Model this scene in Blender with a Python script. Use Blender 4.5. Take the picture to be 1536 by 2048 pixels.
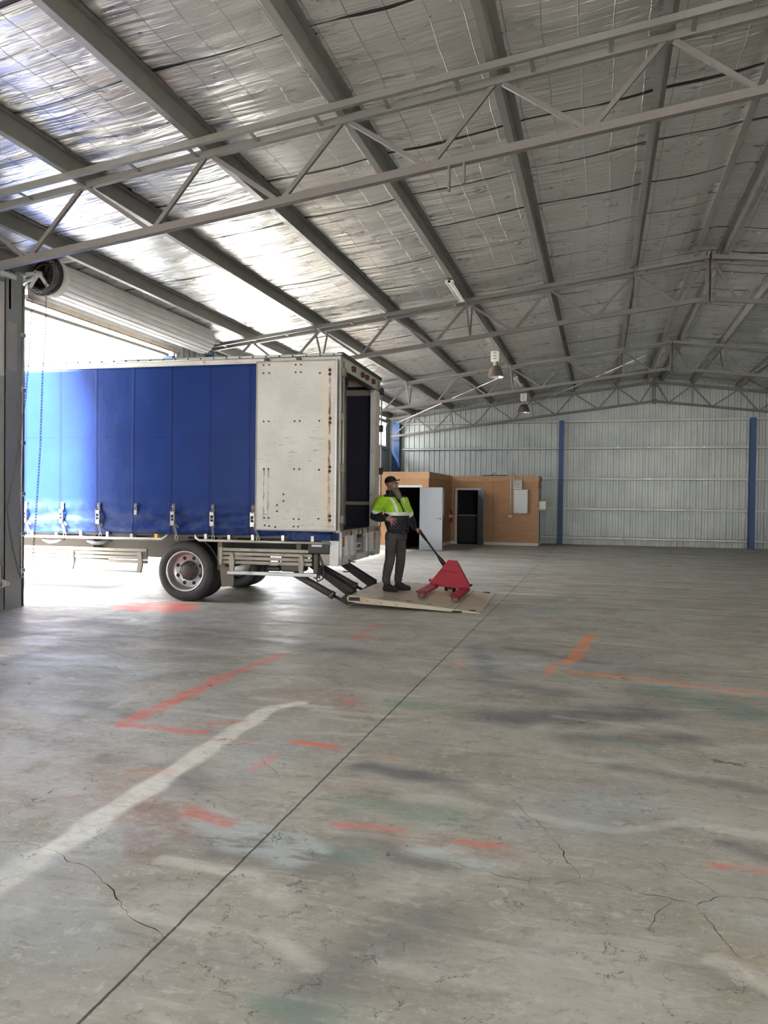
import bpy, math, random
from math import sin, cos, pi, radians, sqrt, atan2
from mathutils import Vector, Matrix, noise as mnoise
random.seed(7)
S = bpy.context.scene
for o in list(bpy.data.objects): bpy.data.objects.remove(o)

# ------------------------------------------------------------------ camera, sky, exposure
CAMH = 1.6
yaw, pitch, roll, FPX = 0.271754694, -0.0160654305, 0.0112170861, 1554.66
fw = Vector((-sin(yaw)*cos(pitch), cos(yaw)*cos(pitch), sin(pitch)))
r0 = Vector((cos(yaw), sin(yaw), 0)); u0 = r0.cross(fw)
rt = cos(roll)*r0 + sin(roll)*u0; up = -sin(roll)*r0 + cos(roll)*u0
cam = bpy.data.cameras.new('camera'); co = bpy.data.objects.new('camera', cam)
S.collection.objects.link(co); S.camera = co
m = Matrix((rt, up, -fw)).transposed().to_4x4(); m.translation = Vector((0, 0, CAMH)); co.matrix_world = m
cam.sensor_fit = 'VERTICAL'; cam.sensor_height = 36.0; cam.lens = FPX/2048*36.0; cam.clip_start = .05; cam.clip_end = 500

W = bpy.data.worlds.new('overcast_sky'); S.world = W; W.use_nodes = True
wn = W.node_tree.nodes; wl = W.node_tree.links; wn.clear()
wo = wn.new('ShaderNodeOutputWorld'); bg = wn.new('ShaderNodeBackground'); wl.new(bg.outputs[0], wo.inputs[0])
tc = wn.new('ShaderNodeTexCoord'); sx = wn.new('ShaderNodeSeparateXYZ'); wl.new(tc.outputs['Generated'], sx.inputs[0])
rp = wn.new('ShaderNodeValToRGB'); wl.new(sx.outputs[2], rp.inputs[0]); wl.new(rp.outputs[0], bg.inputs[0])
rp.color_ramp.elements[0].position = 0.0; rp.color_ramp.elements[0].color = (1.0, .99, .96, 1)
rp.color_ramp.elements[1].position = 0.9; rp.color_ramp.elements[1].color = (.78, .84, 1.0, 1)
bg.inputs[1].default_value = 5.5
S.view_settings.view_transform = 'Standard'; S.view_settings.look = 'None'
S.view_settings.gamma = 1; S.view_settings.use_curve_mapping = False
S.view_settings.exposure = .86
S.render.engine = 'CYCLES'
S.cycles.max_bounces = 5; S.cycles.diffuse_bounces = 3; S.cycles.glossy_bounces = 3; S.cycles.adaptive_threshold = .05; S.cycles.use_light_tree = False
S.cycles.sample_clamp_indirect = 12; S.cycles.caustics_reflective = True; S.cycles.blur_glossy = 1.5; S.cycles.caustics_refractive = False
S.cycles.use_denoising = True

sun = bpy.data.lights.new('sun', 'SUN'); sun.energy = 46.0; sun.angle = radians(20); sun.color = (1.0, .96, .90)
so = bpy.data.objects.new('sun', sun); S.collection.objects.link(so)
so.rotation_euler = Vector((.25, .66, -.70)).to_track_quat('-Z', 'Y').to_euler()

def portal(name, loc, rot, sx_, sy_):
    l = bpy.data.lights.new(name, 'AREA'); l.shape = 'RECTANGLE'; l.size = sx_; l.size_y = sy_
    l.cycles.is_portal = True
    o = bpy.data.objects.new(name, l); S.collection.objects.link(o); o.location = loc; o.rotation_euler = rot
    return o
XL, XR, YB, YF, RIDGE = -8.2, 11.8, 30.06, -7.0, 1.8
DOORS_L = [(-1.4, 2.6, 4.4), (9.46, 13.85, 4.66), (15.6, 20.4, 4.5)]   # y0, y1, top
for a, b, t in DOORS_L:
    portal('daylight_portal', (XL-.12, (a+b)/2, t/2), (0, -pi/2, 0), t, b-a)
portal('daylight_portal', (XL-.12, 26.9, 4.2), (0, -pi/2, 0), .9, 5.2)
portal('daylight_portal', (4.5, YF-.15, 2.1), (pi/2, 0, 0), 6.0, 4.2)

# ------------------------------------------------------------------ helpers
def roofz(x): return (4.8+.12*(x-XL)) if x <= RIDGE else (6.0-.12*(x-RIDGE))

class MB:
    def __init__(s): s.v = []; s.f = []; s.m = []; s.s = []
    def add(s, vs, fs, mi=0, sm=False):
        b = len(s.v); s.v += [tuple(v) for v in vs]
        for f in fs: s.f.append(tuple(b+i for i in f)); s.m.append(mi); s.s.append(sm)
        return s
    def box(s, x0, x1, y0, y1, z0, z1, mi=0):
        vs = [(x, y, z) for z in (z0, z1) for y in (y0, y1) for x in (x0, x1)]
        return s.add(vs, [(0,2,3,1),(4,5,7,6),(0,1,5,4),(2,6,7,3),(0,4,6,2),(1,3,7,5)], mi)
    def cbox(s, x0, x1, y0, y1, z0, z1, c=.005, mi=0):
        """box with chamfered edges"""
        c = min(c, (x1-x0)*.45, (y1-y0)*.45, (z1-z0)*.45)
        X = (x0, x1); Y = (y0, y1); Z = (z0, z1); vs = []; idx = {}
        for i in (0,1):
            for j in (0,1):
                for k in (0,1):
                    sx_, sy_, sz_ = (1-2*i), (1-2*j), (1-2*k)
                    for ax in range(3):
                        idx[(i,j,k,ax)] = len(vs)
                        vs.append((X[i]+(0 if ax==0 else c*sx_), Y[j]+(0 if ax==1 else c*sy_), Z[k]+(0 if ax==2 else c*sz_)))
        fs = []
        for ax in range(3):
            o1, o2 = [q for q in range(3) if q != ax]
            for sd in (0,1):
                def key(a, b):
                    t = [0,0,0]; t[ax] = sd; t[o1] = a; t[o2] = b; return idx[(t[0],t[1],t[2],ax)]
                fs.append([key(0,0),key(1,0),key(1,1),key(0,1)])
        for ax in range(3):
            o1, o2 = [q for q in range(3) if q != ax]
            for a in (0,1):
                for b in (0,1):
                    def k2(e, w):
                        t = [0,0,0]; t[ax] = e; t[o1] = a; t[o2] = b; return idx[(t[0],t[1],t[2],w)]
                    fs.append([k2(0,o1),k2(1,o1),k2(1,o2),k2(0,o2)])
        for i in (0,1):
            for j in (0,1):
                for k in (0,1): fs.append([idx[(i,j,k,0)],idx[(i,j,k,1)],idx[(i,j,k,2)]])
        return s.add(vs, fs, mi)
    def bar(s, p0, p1, w, h, upv=(0,0,1), mi=0):
        """rectangular bar from p0 to p1: w across, h along up"""
        p0 = Vector(p0); p1 = Vector(p1); d = (p1-p0).normalized(); upv = Vector(upv)
        sd = d.cross(upv)
        if sd.length < 1e-5: sd = d.cross(Vector((1,0,0)))
        sd.normalize(); u = sd.cross(d).normalized()
        vs = [p+sd*(a*w/2)+u*(b*h/2) for p in (p0, p1) for a, b in ((-1,-1),(1,-1),(1,1),(-1,1))]
        return s.add(vs, [(0,1,2,3),(7,6,5,4),(0,4,5,1),(1,5,6,2),(2,6,7,3),(3,7,4,0)], mi)
    def tube(s, path, r, n=8, mi=0, cap=True, sm=True):
        path = [Vector(p) for p in path]; rs = r if isinstance(r, (list, tuple)) else [r]*len(path)
        b = len(s.v); rings = []; prev = None
        for i, p in enumerate(path):
            d = (path[min(i+1, len(path)-1)]-path[max(i-1, 0)]).normalized()
            if prev is None:
                a = Vector((0,0,1)) if abs(d.z) < .9 else Vector((1,0,0)); u = d.cross(a).normalized()
            else:
                u = (prev-d*prev.dot(d)).normalized()
            prev = u; v = d.cross(u)
            rings.append([p+(u*cos(2*pi*k/n)+v*sin(2*pi*k/n))*rs[i] for k in range(n)])
        vs = [q for R_ in rings for q in R_]; fs = []
        for i in range(len(path)-1):
            for k in range(n): fs.append((i*n+k, i*n+(k+1)%n, (i+1)*n+(k+1)%n, (i+1)*n+k))
        s.add(vs, fs, mi, sm)
        if cap: s.add(rings[0], [tuple(range(n))[::-1]], mi); s.add(rings[-1], [tuple(range(n))], mi)
        return s
    def lathe(s, prof, c, axis='z', n=24, mi=0, sm=True, cap=False):
        """prof: (radius, height) along axis through c"""
        c = Vector(c); vs = []; fs = []
        for r, h in prof:
            for k in range(n):
                a = 2*pi*k/n; x, y = r*cos(a), r*sin(a)
                vs.append(c+Vector({'z': (x, y, h), 'y': (x, h, y), 'x': (h, x, y)}[axis]))
        for i in range(len(prof)-1):
            for k in range(n): fs.append((i*n+k, i*n+(k+1)%n, (i+1)*n+(k+1)%n, (i+1)*n+k))
        if cap: fs.append(tuple(range(n))[::-1]); fs.append(tuple((len(prof)-1)*n+k for k in range(n)))
        return s.add(vs, fs, mi, sm)
    def prism(s, poly, fn, t0, t1, mi=0):
        """poly 2-D outline, fn(a, b, t) -> 3-D"""
        n = len(poly); vs = [fn(a, b, t0) for a, b in poly]+[fn(a, b, t1) for a, b in poly]
        return s.add(vs, [tuple(range(n))[::-1], tuple(range(n, 2*n))]+[(i, (i+1)%n, n+(i+1)%n, n+i) for i in range(n)], mi)
    def ball(s, c, r, mi=0, nu=12, nv=8):
        r = r if isinstance(r, (tuple, list)) else (r, r, r); vs = []; fs = []
        for j in range(nv+1):
            t = pi*j/nv
            for k in range(nu):
                a = 2*pi*k/nu; vs.append((c[0]+r[0]*sin(t)*cos(a), c[1]+r[1]*sin(t)*sin(a), c[2]+r[2]*cos(t)))
        for j in range(nv):
            for k in range(nu): fs.append((j*nu+k, (j+1)*nu+k, (j+1)*nu+(k+1)%nu, j*nu+(k+1)%nu))
        return s.add(vs, fs, mi, True)
    def rings(s, rings, mi=0, sm=True):
        n = len(rings[0]); vs = [p for R_ in rings for p in R_]; fs = []
        for i in range(len(rings)-1):
            for k in range(n): fs.append((i*n+k, i*n+(k+1)%n, (i+1)*n+(k+1)%n, (i+1)*n+k))
        fs.append(tuple(range(n))[::-1]); fs.append(tuple((len(rings)-1)*n+k for k in range(n)))
        return s.add(vs, fs, mi, sm)
    def mesh(s, name):
        me = bpy.data.meshes.new(name); me.from_pydata(s.v, [], s.f)
        for p, mi, sm in zip(me.polygons, s.m, s.s): p.material_index = mi; p.use_smooth = sm
        me.validate(); me.update(); return me
    def build(s, name, mats, parent=None, label=None, fix=True):
        me = s.mesh(name)
        if fix:
            import bmesh
            bm = bmesh.new(); bm.from_mesh(me); bmesh.ops.remove_doubles(bm, verts=bm.verts, dist=1e-6)
            bmesh.ops.recalc_face_normals(bm, faces=bm.faces); bm.to_mesh(me); bm.free()
        for mt in (mats if isinstance(mats, (list, tuple)) else [mats]): me.materials.append(mt)
        o = bpy.data.objects.new(name, me); S.collection.objects.link(o)
        if parent: o.parent = parent
        if label: o['label'] = label
        return o

def thing(name, label, cat, loc=(0,0,0), rot=(0,0,0), group=None):
    o = bpy.data.objects.new(name, None); S.collection.objects.link(o); o.empty_display_size = .1
    o.location = loc; o.rotation_euler = rot; o['label'] = label; o['category'] = cat
    if group: o['group'] = group
    return o
def tag(o, label, cat, group=None):
    o['label'] = label; o['category'] = cat
    if group: o['group'] = group
    return o
def struct(o): o['kind'] = 'structure'; return o
def copy_tree(o, parent=None):
    c = o.copy(); S.collection.objects.link(c); c.parent = parent
    for ch in [q for q in bpy.data.objects if q.parent == o]: copy_tree(ch, c)
    return c
def text_mesh(txt, size, name, mat, parent, loc, rot, depth=.002):
    cu = bpy.data.curves.new(name, 'FONT'); cu.body = txt; cu.size = size; cu.extrude = depth; cu.align_x = 'CENTER'; cu.align_y = 'CENTER'
    t = bpy.data.objects.new(name, cu); S.collection.objects.link(t)
    me = bpy.data.meshes.new_from_object(t.evaluated_get(bpy.context.evaluated_depsgraph_get()))
    bpy.data.objects.remove(t); me.name = name; me.materials.clear(); me.materials.append(mat)
    o = bpy.data.objects.new(name, me); S.collection.objects.link(o); o.parent = parent; o.location = loc; o.rotation_euler = rot
    return o

# ------------------------------------------------------------------ materials
class NT:
    def __init__(s, name):
        s.m = bpy.data.materials.new(name); s.m.use_nodes = True; s.n = s.m.node_tree.nodes; s.l = s.m.node_tree.links
        s.b = s.n['Principled BSDF']; s._p = None
    def put(s, sock, v):
        if isinstance(v, bpy.types.NodeSocket): s.l.new(v, sock)
        elif isinstance(v, (int, float)) and sock.type in ('RGBA',): sock.default_value = (v, v, v, 1)
        elif isinstance(v, (tuple, list)) and sock.type == 'RGBA' and len(v) == 3: sock.default_value = (*v, 1)
        else: sock.default_value = v
    def pos(s):
        if s._p is None: s._p = s.n.new('ShaderNodeTexCoord').outputs['Object']
        return s._p
    def math(s, op, a, b=None, c=None, clamp=False):
        q = s.n.new('ShaderNodeMath'); q.operation = op; q.use_clamp = clamp
        for i, x in enumerate((a, b, c)):
            if x is not None: s.put(q.inputs[i], x)
        return q.outputs[0]
    def vmath(s, op, a, b=None, scale=None):
        q = s.n.new('ShaderNodeVectorMath'); q.operation = op; s.put(q.inputs[0], a)
        if b is not None: s.put(q.inputs[1], b)
        if scale is not None: s.put(q.inputs['Scale'], scale)
        return q.outputs['Value'] if op in ('LENGTH', 'DOT_PRODUCT', 'DISTANCE') else q.outputs[0]
    def xyz(s, v):
        q = s.n.new('ShaderNodeSeparateXYZ'); s.l.new(v, q.inputs[0]); return q.outputs
    def noise(s, scale, detail=4, rough=.55, vec=None, sc=None, dist=0., out='Fac'):
        q = s.n.new('ShaderNodeTexNoise'); q.inputs['Scale'].default_value = scale; q.inputs['Detail'].default_value = detail
        q.inputs['Roughness'].default_value = rough; q.inputs['Distortion'].default_value = dist
        v = vec or s.pos()
        if sc: v = s.vmath('MULTIPLY', v, sc)
        s.l.new(v, q.inputs['Vector']); return q.outputs[out]
    def vor(s, scale, feature='F1', vec=None, sc=None, out='Distance', rnd=1.):
        q = s.n.new('ShaderNodeTexVoronoi'); q.feature = feature; q.inputs['Scale'].default_value = scale
        q.inputs['Randomness'].default_value = rnd
        v = vec or s.pos()
        if sc: v = s.vmath('MULTIPLY', v, sc)
        s.l.new(v, q.inputs['Vector']); return q.outputs[out]
    def ramp(s, fac, a, b, lo=0., hi=1.):
        """map range a..b -> lo..hi, smooth"""
        q = s.n.new('ShaderNodeMapRange'); q.interpolation_type = 'SMOOTHSTEP'
        s.put(q.inputs[0], fac); q.inputs[1].default_value = a; q.inputs[2].default_value = b
        q.inputs[3].default_value = lo; q.inputs[4].default_value = hi; return q.outputs[0]
    def mix(s, f, a, b, mode='MIX'):
        q = s.n.new('ShaderNodeMix'); q.data_type = 'RGBA'; q.blend_type = mode
        s.put(q.inputs[0], f); s.put(q.inputs[6], a); s.put(q.inputs[7], b); return q.outputs[2]
    def bump(s, h, strength=.3, dist=.01, normal=None):
        q = s.n.new('ShaderNodeBump'); q.inputs['Strength'].default_value = strength; q.inputs['Distance'].default_value = dist
        s.l.new(h, q.inputs['Height'])
        if normal is not None: s.l.new(normal, q.inputs['Normal'])
        return q.outputs[0]
    def out(s, col=None, rough=None, metal=None, nrm=None, spec=None):
        if col is not None: s.put(s.b.inputs['Base Color'], col)
        if rough is not None: s.put(s.b.inputs['Roughness'], rough)
        if metal is not None: s.put(s.b.inputs['Metallic'], metal)
        if nrm is not None: s.l.new(nrm, s.b.inputs['Normal'])
        if spec is not None: s.b.inputs['Specular IOR Level'].default_value = spec
        return s.m
def simple(name, col, rough=.5, metal=0., dirt=.25, dcol=(.12,.1,.08), dscale=6., bump=0.):
    t = NT(name); n1 = t.noise(dscale, 6, .65); f = t.ramp(n1, .5, .75, 0, dirt)
    c = t.mix(f, col, dcol); c = t.mix(t.ramp(t.noise(dscale*6, 3), .3, .7, 0, .12), c, tuple(x*.6 for x in col))
    nr = t.bump(t.noise(dscale*8, 3), bump, .004) if bump else None
    return t.out(c, t.ramp(n1, .3, .7, max(.02, rough-.06), min(1, rough+.1)), metal, nr)
def plain(name, col, rough=.5, metal=0.):
    t = NT(name); c = t.mix(t.ramp(t.noise(9, 3), .35, .7, 0, .15), col, tuple(x*.7 for x in col)); return t.out(c, rough, metal)

M = {}
M['steel'] = simple('grey_painted_steel', (.19,.185,.17), .45, .3, .3, (.2,.16,.13), 3.)
M['steelbrown'] = simple('dusty_truss_steel', (.165,.15,.14), .5, .2, .35, (.2,.15,.12), 3.)
M['jamb'] = simple('grey_jamb_paint', (.33,.34,.34), .45, .2, .3, (.2,.19,.18), 3.)
M['galv'] = simple('galvanised_steel', (.50,.50,.49), .38, .75, .25, (.25,.23,.2), 4.)
M['purlin'] = simple('galvanised_purlin', (.27,.265,.245), .42, .5, .3, (.2,.18,.15), 3.)
M['blue'] = simple('blue_column_paint', (.03,.085,.24), .4, 0., .3, (.12,.13,.14), 3.)
M['white'] = simple('white_painted_steel', (.72,.73,.74), .4, 0., .35, (.25,.2,.15), 8.)
M['whiteclean'] = plain('white_gloss_paint', (.80,.81,.82), .35)
M['doorwhite'] = plain('pale_grey_door', (.24,.26,.285), .4)
M['cream'] = simple('cream_box_plastic', (.75,.72,.62), .5, 0., .1)
M['black'] = plain('black_plastic', (.012,.012,.013), .4)
M['rubber'] = simple('tyre_rubber', (.028,.026,.028), .62, 0., .35, (.10,.09,.085), 5.)
M['rubberflap'] = simple('dusty_rubber_flap', (.17,.15,.125), .8, 0., .5, (.09,.08,.07), 6.)
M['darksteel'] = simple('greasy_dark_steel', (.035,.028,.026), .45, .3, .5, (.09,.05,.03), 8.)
M['cyl'] = simple('dusty_hydraulic_cylinder', (.12,.105,.09), .5, .3, .4, (.05,.04,.035), 8.)
M['chrome'] = plain('chrome_rod', (.6,.6,.6), .15, 1.)
M['chassis'] = simple('dusty_chassis', (.10,.09,.08), .6, .1, .5, (.18,.15,.12), 5.)
M['alu'] = simple('weathered_aluminium', (.34,.31,.26), .45, .4, .6, (.20,.16,.12), 7.)
M['alubright'] = simple('bright_aluminium_tube', (.6,.58,.53), .35, .6, .35, (.3,.22,.15), 10.)
M['wheel'] = simple('polished_wheel_alloy', (.55,.55,.56), .32, .7, .1)
M['hub'] = simple('rusty_hub', (.09,.075,.075), .6, .2, .6, (.16,.08,.05), 14.)
M['rust'] = simple('rusty_bolt', (.10,.05,.03), .7, .3, .6, (.2,.09,.04), 20.)
M['red'] = simple('red_enamel', (.42,.006,.03), .4, 0., .12, (.25,.02,.03), 8.)
M['redsign'] = plain('red_sign', (.55,.01,.04), .4)
M['orange'] = plain('orange_lamp_lens', (.85,.22,.03), .25)
M['redlens'] = plain('red_lamp_lens', (.6,.03,.03), .2)
M['amber'] = plain('amber_lamp_lens', (.95,.5,.04), .25)
M['glass'] = plain('dark_window_glass', (.02,.03,.05), .06)
M['curtaincloth'] = plain('blue_grey_curtain', (.05,.065,.10), .8)
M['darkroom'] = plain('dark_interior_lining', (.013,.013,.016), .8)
M['bench'] = plain('dark_bench', (.03,.03,.03), .6)
M['webbing'] = simple('dirty_webbing', (.12,.12,.13), .8, 0., .5, (.22,.2,.17), 20.)
M['plate'] = simple('buckle_steel', (.48,.46,.42), .35, .7, .4, (.12,.1,.09), 15.)
M['conduit'] = plain('grey_conduit', (.6,.58,.55), .5)
M['highbay'] = simple('brown_grey_reflector', (.20,.165,.14), .4, .5, .2)
M['reflinner'] = plain('bright_reflector_inside', (.85,.85,.88), .2, .6)
M['chain'] = simple('galvanised_chain', (.24,.22,.20), .45, .7, .4, (.1,.06,.04), 30.)
M['skin'] = simple('skin', (.46,.235,.18), .5, 0., .12, (.42,.14,.11), 40.)
M['beard'] = simple('greying_brown_beard', (.20,.155,.115), .85, 0., .5, (.09,.06,.04), 60., .6)
M['hair'] = plain('dark_hair', (.05,.035,.025), .8)
M['cap'] = plain('black_cap_cloth', (.014,.010,.011), .85)
M['navy'] = simple('navy_jacket_cloth', (.018,.019,.03), .7, 0., .25, (.035,.035,.045), 12., .25)
M['lime'] = simple('lime_yellow_cloth', (.40,.72,.03), .65, 0., .2, (.24,.5,.03), 14., .25)
M['tape'] = plain('reflective_tape', (.86,.93,.86), .3)
M['trouser'] = simple('charcoal_trousers', (.075,.066,.066), .85, 0., .35, (.04,.036,.036), 9., .3)
M['boot'] = simple('black_suede_boot', (.028,.025,.024), .85, 0., .4, (.06,.052,.045), 14., .3)
M['sole'] = plain('boot_sole', (.02,.018,.016), .9)
M['lens'] = plain('spectacle_lens', (.30,.28,.28), .05)
M['paper'] = plain('white_number_plate', (.75,.78,.82), .35)
M['ink'] = plain('dark_lettering', (.02,.03,.05), .5)
M['concrete'] = None
def mat_mesh():
    t = NT('perforated_plate'); d = t.vor(38, 'F1', None, None, 'Distance', .0); c = t.mix(t.ramp(d, .25, .35, 1, 0), (.42,.39,.35), (.05,.045,.04)); return t.out(c, .5, .3)
M['mesh'] = mat_mesh()

def mat_sheet():
    t = NT('zincalume_wall_sheet'); n = t.noise(1.2, 5); x = t.noise(14, 3, .5, None, (1.,1.,.08))
    c = t.mix(t.ramp(n, .35, .7), (.47,.50,.48), (.39,.42,.41)); c = t.mix(t.ramp(x, .5, .8, 0, .3), c, (.30,.31,.30))
    z = t.xyz(t.pos())[2]; low = t.math('MULTIPLY', t.ramp(z, .0, 1.0, 1, 0), t.ramp(t.noise(5, 5), .4, .65))
    c = t.mix(t.math('MULTIPLY', low, .35), c, (.30,.29,.27))
    return t.out(c, .42, .45, t.bump(t.noise(40, 2, .5, None, (1,1,.1)), .15, .004))
M['sheet'] = mat_sheet()

def mat_foil():
    t = NT('silver_foil_insulation'); p = t.pos(); X, Y, Z = t.xyz(p)
    w1 = t.noise(1.0, 3, .5, p, (.35, 5.5, .35), .6)          # long soft ripples running down the slope
    w2 = t.noise(1.0, 2, .5, p, (1.3, 13., 1.), .8)
    w3 = t.noise(2.6, 2, .5, p, (1., 1.8, 1.), 1.2)             # crumples
    wob = t.math('MULTIPLY', t.math('SUBTRACT', t.noise(.9, 3), .5), .10)
    def lines(c, period, off, w):
        q = t.math('ADD', t.math('ADD', c, off), wob); q = t.math('MODULO', t.math('ADD', q, period*40), period)
        q = t.math('ABSOLUTE', t.math('SUBTRACT', q, period/2)); return t.ramp(q, w*.6, w*1.4, 1, 0)
    mesh_a = lines(Y, .15, .0, .0035); mesh_b = lines(X, .31, .1, .004)
    mesh = t.math('MAXIMUM', mesh_a, mesh_b)
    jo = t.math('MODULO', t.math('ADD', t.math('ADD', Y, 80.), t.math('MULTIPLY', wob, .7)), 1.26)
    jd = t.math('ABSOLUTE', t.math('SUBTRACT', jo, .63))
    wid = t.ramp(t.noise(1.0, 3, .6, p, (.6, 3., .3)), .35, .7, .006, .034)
    gap = t.math('LESS_THAN', jd, wid)  # shadow gaps at lifted foil laps, put in as near-black colour
    h = t.math('ADD', t.math('MULTIPLY', w1, 1.0), t.math('ADD', t.math('MULTIPLY', w2, .34), t.math('MULTIPLY', w3, .20)))
    h = t.math('ADD', h, t.math('MULTIPLY', mesh, .10))
    c = t.mix(t.ramp(t.noise(.6, 3), .35, .7), (.86,.85,.82), (.76,.745,.71))
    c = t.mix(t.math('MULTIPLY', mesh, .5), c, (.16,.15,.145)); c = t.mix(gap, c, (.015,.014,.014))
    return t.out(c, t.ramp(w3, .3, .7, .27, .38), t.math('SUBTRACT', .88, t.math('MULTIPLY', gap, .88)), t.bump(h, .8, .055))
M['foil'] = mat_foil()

def mat_curtain():
    t = NT('blue_tarpaulin'); p = t.pos(); X, Y, Z = t.xyz(p)
    n = t.noise(1.3, 4); c = t.mix(t.ramp(n, .35, .7), (.005,.025,.14), (.006,.031,.165))
    grime = t.math('MULTIPLY', t.ramp(Z, 1.0, 1.75, 1, 0), t.ramp(t.noise(5, 6, .7, None, (1,1,1.6)), .38, .72))
    c = t.mix(t.math('MULTIPLY', grime, .55), c, (.09,.11,.15))
    scf = t.ramp(t.noise(1., 5, .75, None, (1.2,1.,14.)), .62, .75, 0, .25); c = t.mix(scf, c, (.06,.10,.30))
    seam = t.math('MODULO', t.math('ADD', X, 12.0+.0), .643); sd = t.math('ABSOLUTE', t.math('SUBTRACT', seam, .32))
    c = t.mix(t.ramp(sd, .015, .03, .55, 0), c, (.003,.01,.085))
    z2 = t.math('ABSOLUTE', t.math('SUBTRACT', Z, 2.52)); c = t.mix(t.ramp(z2, .004, .012, .5, 0), c, (.004,.013,.09))
    h = t.math('ADD', t.math('MULTIPLY', t.noise(2.2, 4, .55, None, (1.4,1,.8)), .7), t.ramp(sd, .01, .03, .12, 0))
    return t.out(c, t.ramp(grime, 0, 1, .42, .6), 0, t.bump(h, .5, .03), .18)
M['tarp'] = mat_curtain()
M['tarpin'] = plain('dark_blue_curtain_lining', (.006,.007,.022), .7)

def mat_panel():
    t = NT('scuffed_white_panel'); p = t.pos(); X, Y, Z = t.xyz(p)
    c = t.mix(t.ramp(t.noise(2, 4), .35, .7), (.62,.60,.565), (.54,.52,.485))
    sc = t.noise(1., 6, .8, p, (5., 1., 42.)); band = t.math('MAXIMUM', t.ramp(t.math('ABSOLUTE', t.math('SUBTRACT', Z, 2.32)), 0, .35, 1, .25), t.ramp(Z, 1.2, 1.7, 1, .0))
    c = t.mix(t.math('MULTIPLY', t.ramp(sc, .585, .62), t.math('MULTIPLY', band, .8)), c, (.10,.085,.07))
    spk = t.ramp(t.vor(26, 'F1', p), .07, .13, 1, 0); c = t.mix(t.math('MULTIPLY', spk, t.ramp(t.noise(3, 3), .45, .55, 0, 1.)), c, (.10,.08,.06))
    def streak(x0, z0, z1, w, col, k):
        nonlocal c
        wx = t.math('ADD', X, t.math('MULTIPLY', t.math('SUBTRACT', t.noise(9, 3), .5), .03))
        a = t.ramp(t.math('ABSOLUTE', t.math('SUBTRACT', wx, x0)), w*.3, w, 1, 0)
        b = t.math('MULTIPLY', t.ramp(Z, z0-.03, z0+.25, 0, 1), t.ramp(Z, z1-.02, z1+.01, 1, 0))
        f = t.math('MULTIPLY', t.math('MULTIPLY', a, b), t.ramp(t.noise(1., 5, .8, p, (16., 1., 5.)), .38, .6, 0, k)); c = t.mix(f, c, col)
    streak(-.19, 1.1, 3.55, .14, (.66,.55,.36), .5); streak(-.125, 1.1, 3.5, .028, (.33,.15,.04), 1.0); streak(-.125, 1.9, 3.5, .014, (.09,.04,.02), 1.0)
    streak(-1.13, 1.2, 2.03, .016, (.22,.13,.06), 1.); streak(-1.06, 1.25, 2.03, .018, (.26,.16,.07), 1.); streak(-.33, 1.9, 2.03, .012, (.4,.25,.1), .8)
    return t.out(c, .42, 0, t.bump(sc, .15, .004))
M['panel'] = mat_panel()
def mat_oldwhite():
    t = NT('chipped_white_paint'); c = t.mix(t.ramp(t.noise(4, 4), .35, .7), (.72,.70,.64), (.62,.59,.52))
    f = t.ramp(t.noise(9, 7, .8), .6, .64); c = t.mix(t.math('MULTIPLY', f, .8), c, (.13,.07,.04)); return t.out(c, .5)
M['oldwhite'] = mat_oldwhite()
def mat_rustywhite():
    t = NT('rusty_cream_edge'); c = t.mix(t.ramp(t.noise(12, 6, .75), .45, .6), (.60,.54,.44), (.22,.12,.06)); return t.out(c, .6)
M['rustwhite'] = mat_rustywhite()
def mat_ply(name='orange_ply', a=(.50,.27,.125), b=(.44,.225,.10)):
    t = NT(name); g = t.noise(1., 5, .6, None, (2.2, 2.2, 14.), .8)
    c = t.mix(t.ramp(g, .35, .7), a, b); c = t.mix(t.ramp(t.noise(1.1, 4), .45, .75, 0, .35), c, (.36,.17,.07))
    return t.out(c, .45, 0, t.bump(g, .08, .003))
M['ply'] = mat_ply()
M['plyfascia'] = mat_ply('fascia_ply', (.54,.32,.17), (.48,.27,.13))
def mat_timber():
    t = NT('worn_truck_deck'); g = t.noise(1., 5, .6, None, (3., 20., 3.)); c = t.mix(t.ramp(g, .35, .7), (.22,.12,.06), (.12,.06,.03)); return t.out(c, .6)
M['deckwood'] = mat_timber()
def mat_platform():
    t = NT('worn_platform_alloy'); p = t.pos(); X = t.xyz(p)[0]
    c = t.mix(t.ramp(t.noise(3, 5), .35, .7), (.60,.53,.41), (.52,.45,.34))
    c = t.mix(t.ramp(t.noise(1., 5, .6, p, (2, 9, 1)), .5, .8, 0, .4), c, (.40,.33,.24))
    c = t.mix(t.math('MULTIPLY', t.ramp(X, .12, .6, 1, 0), t.ramp(t.noise(6, 4, .6), .40, .7, 0, .8)), c, (.42,.26,.11))
    return t.out(c, t.ramp(t.noise(5, 4), .3, .7, .4, .55), .1, t.bump(t.noise(60, 2), .1, .002))
M['platform'] = mat_platform()
def mat_roller():
    t = NT('roller_door_steel'); c = t.mix(t.ramp(t.noise(3, 4), .35, .7), (.82,.81,.78), (.74,.73,.70)); return t.out(c, .35, .0)
M['roller'] = mat_roller()
M['rollertan'] = simple('tan_bottom_rail', (.45,.38,.30), .5, .3, .3)

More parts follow.
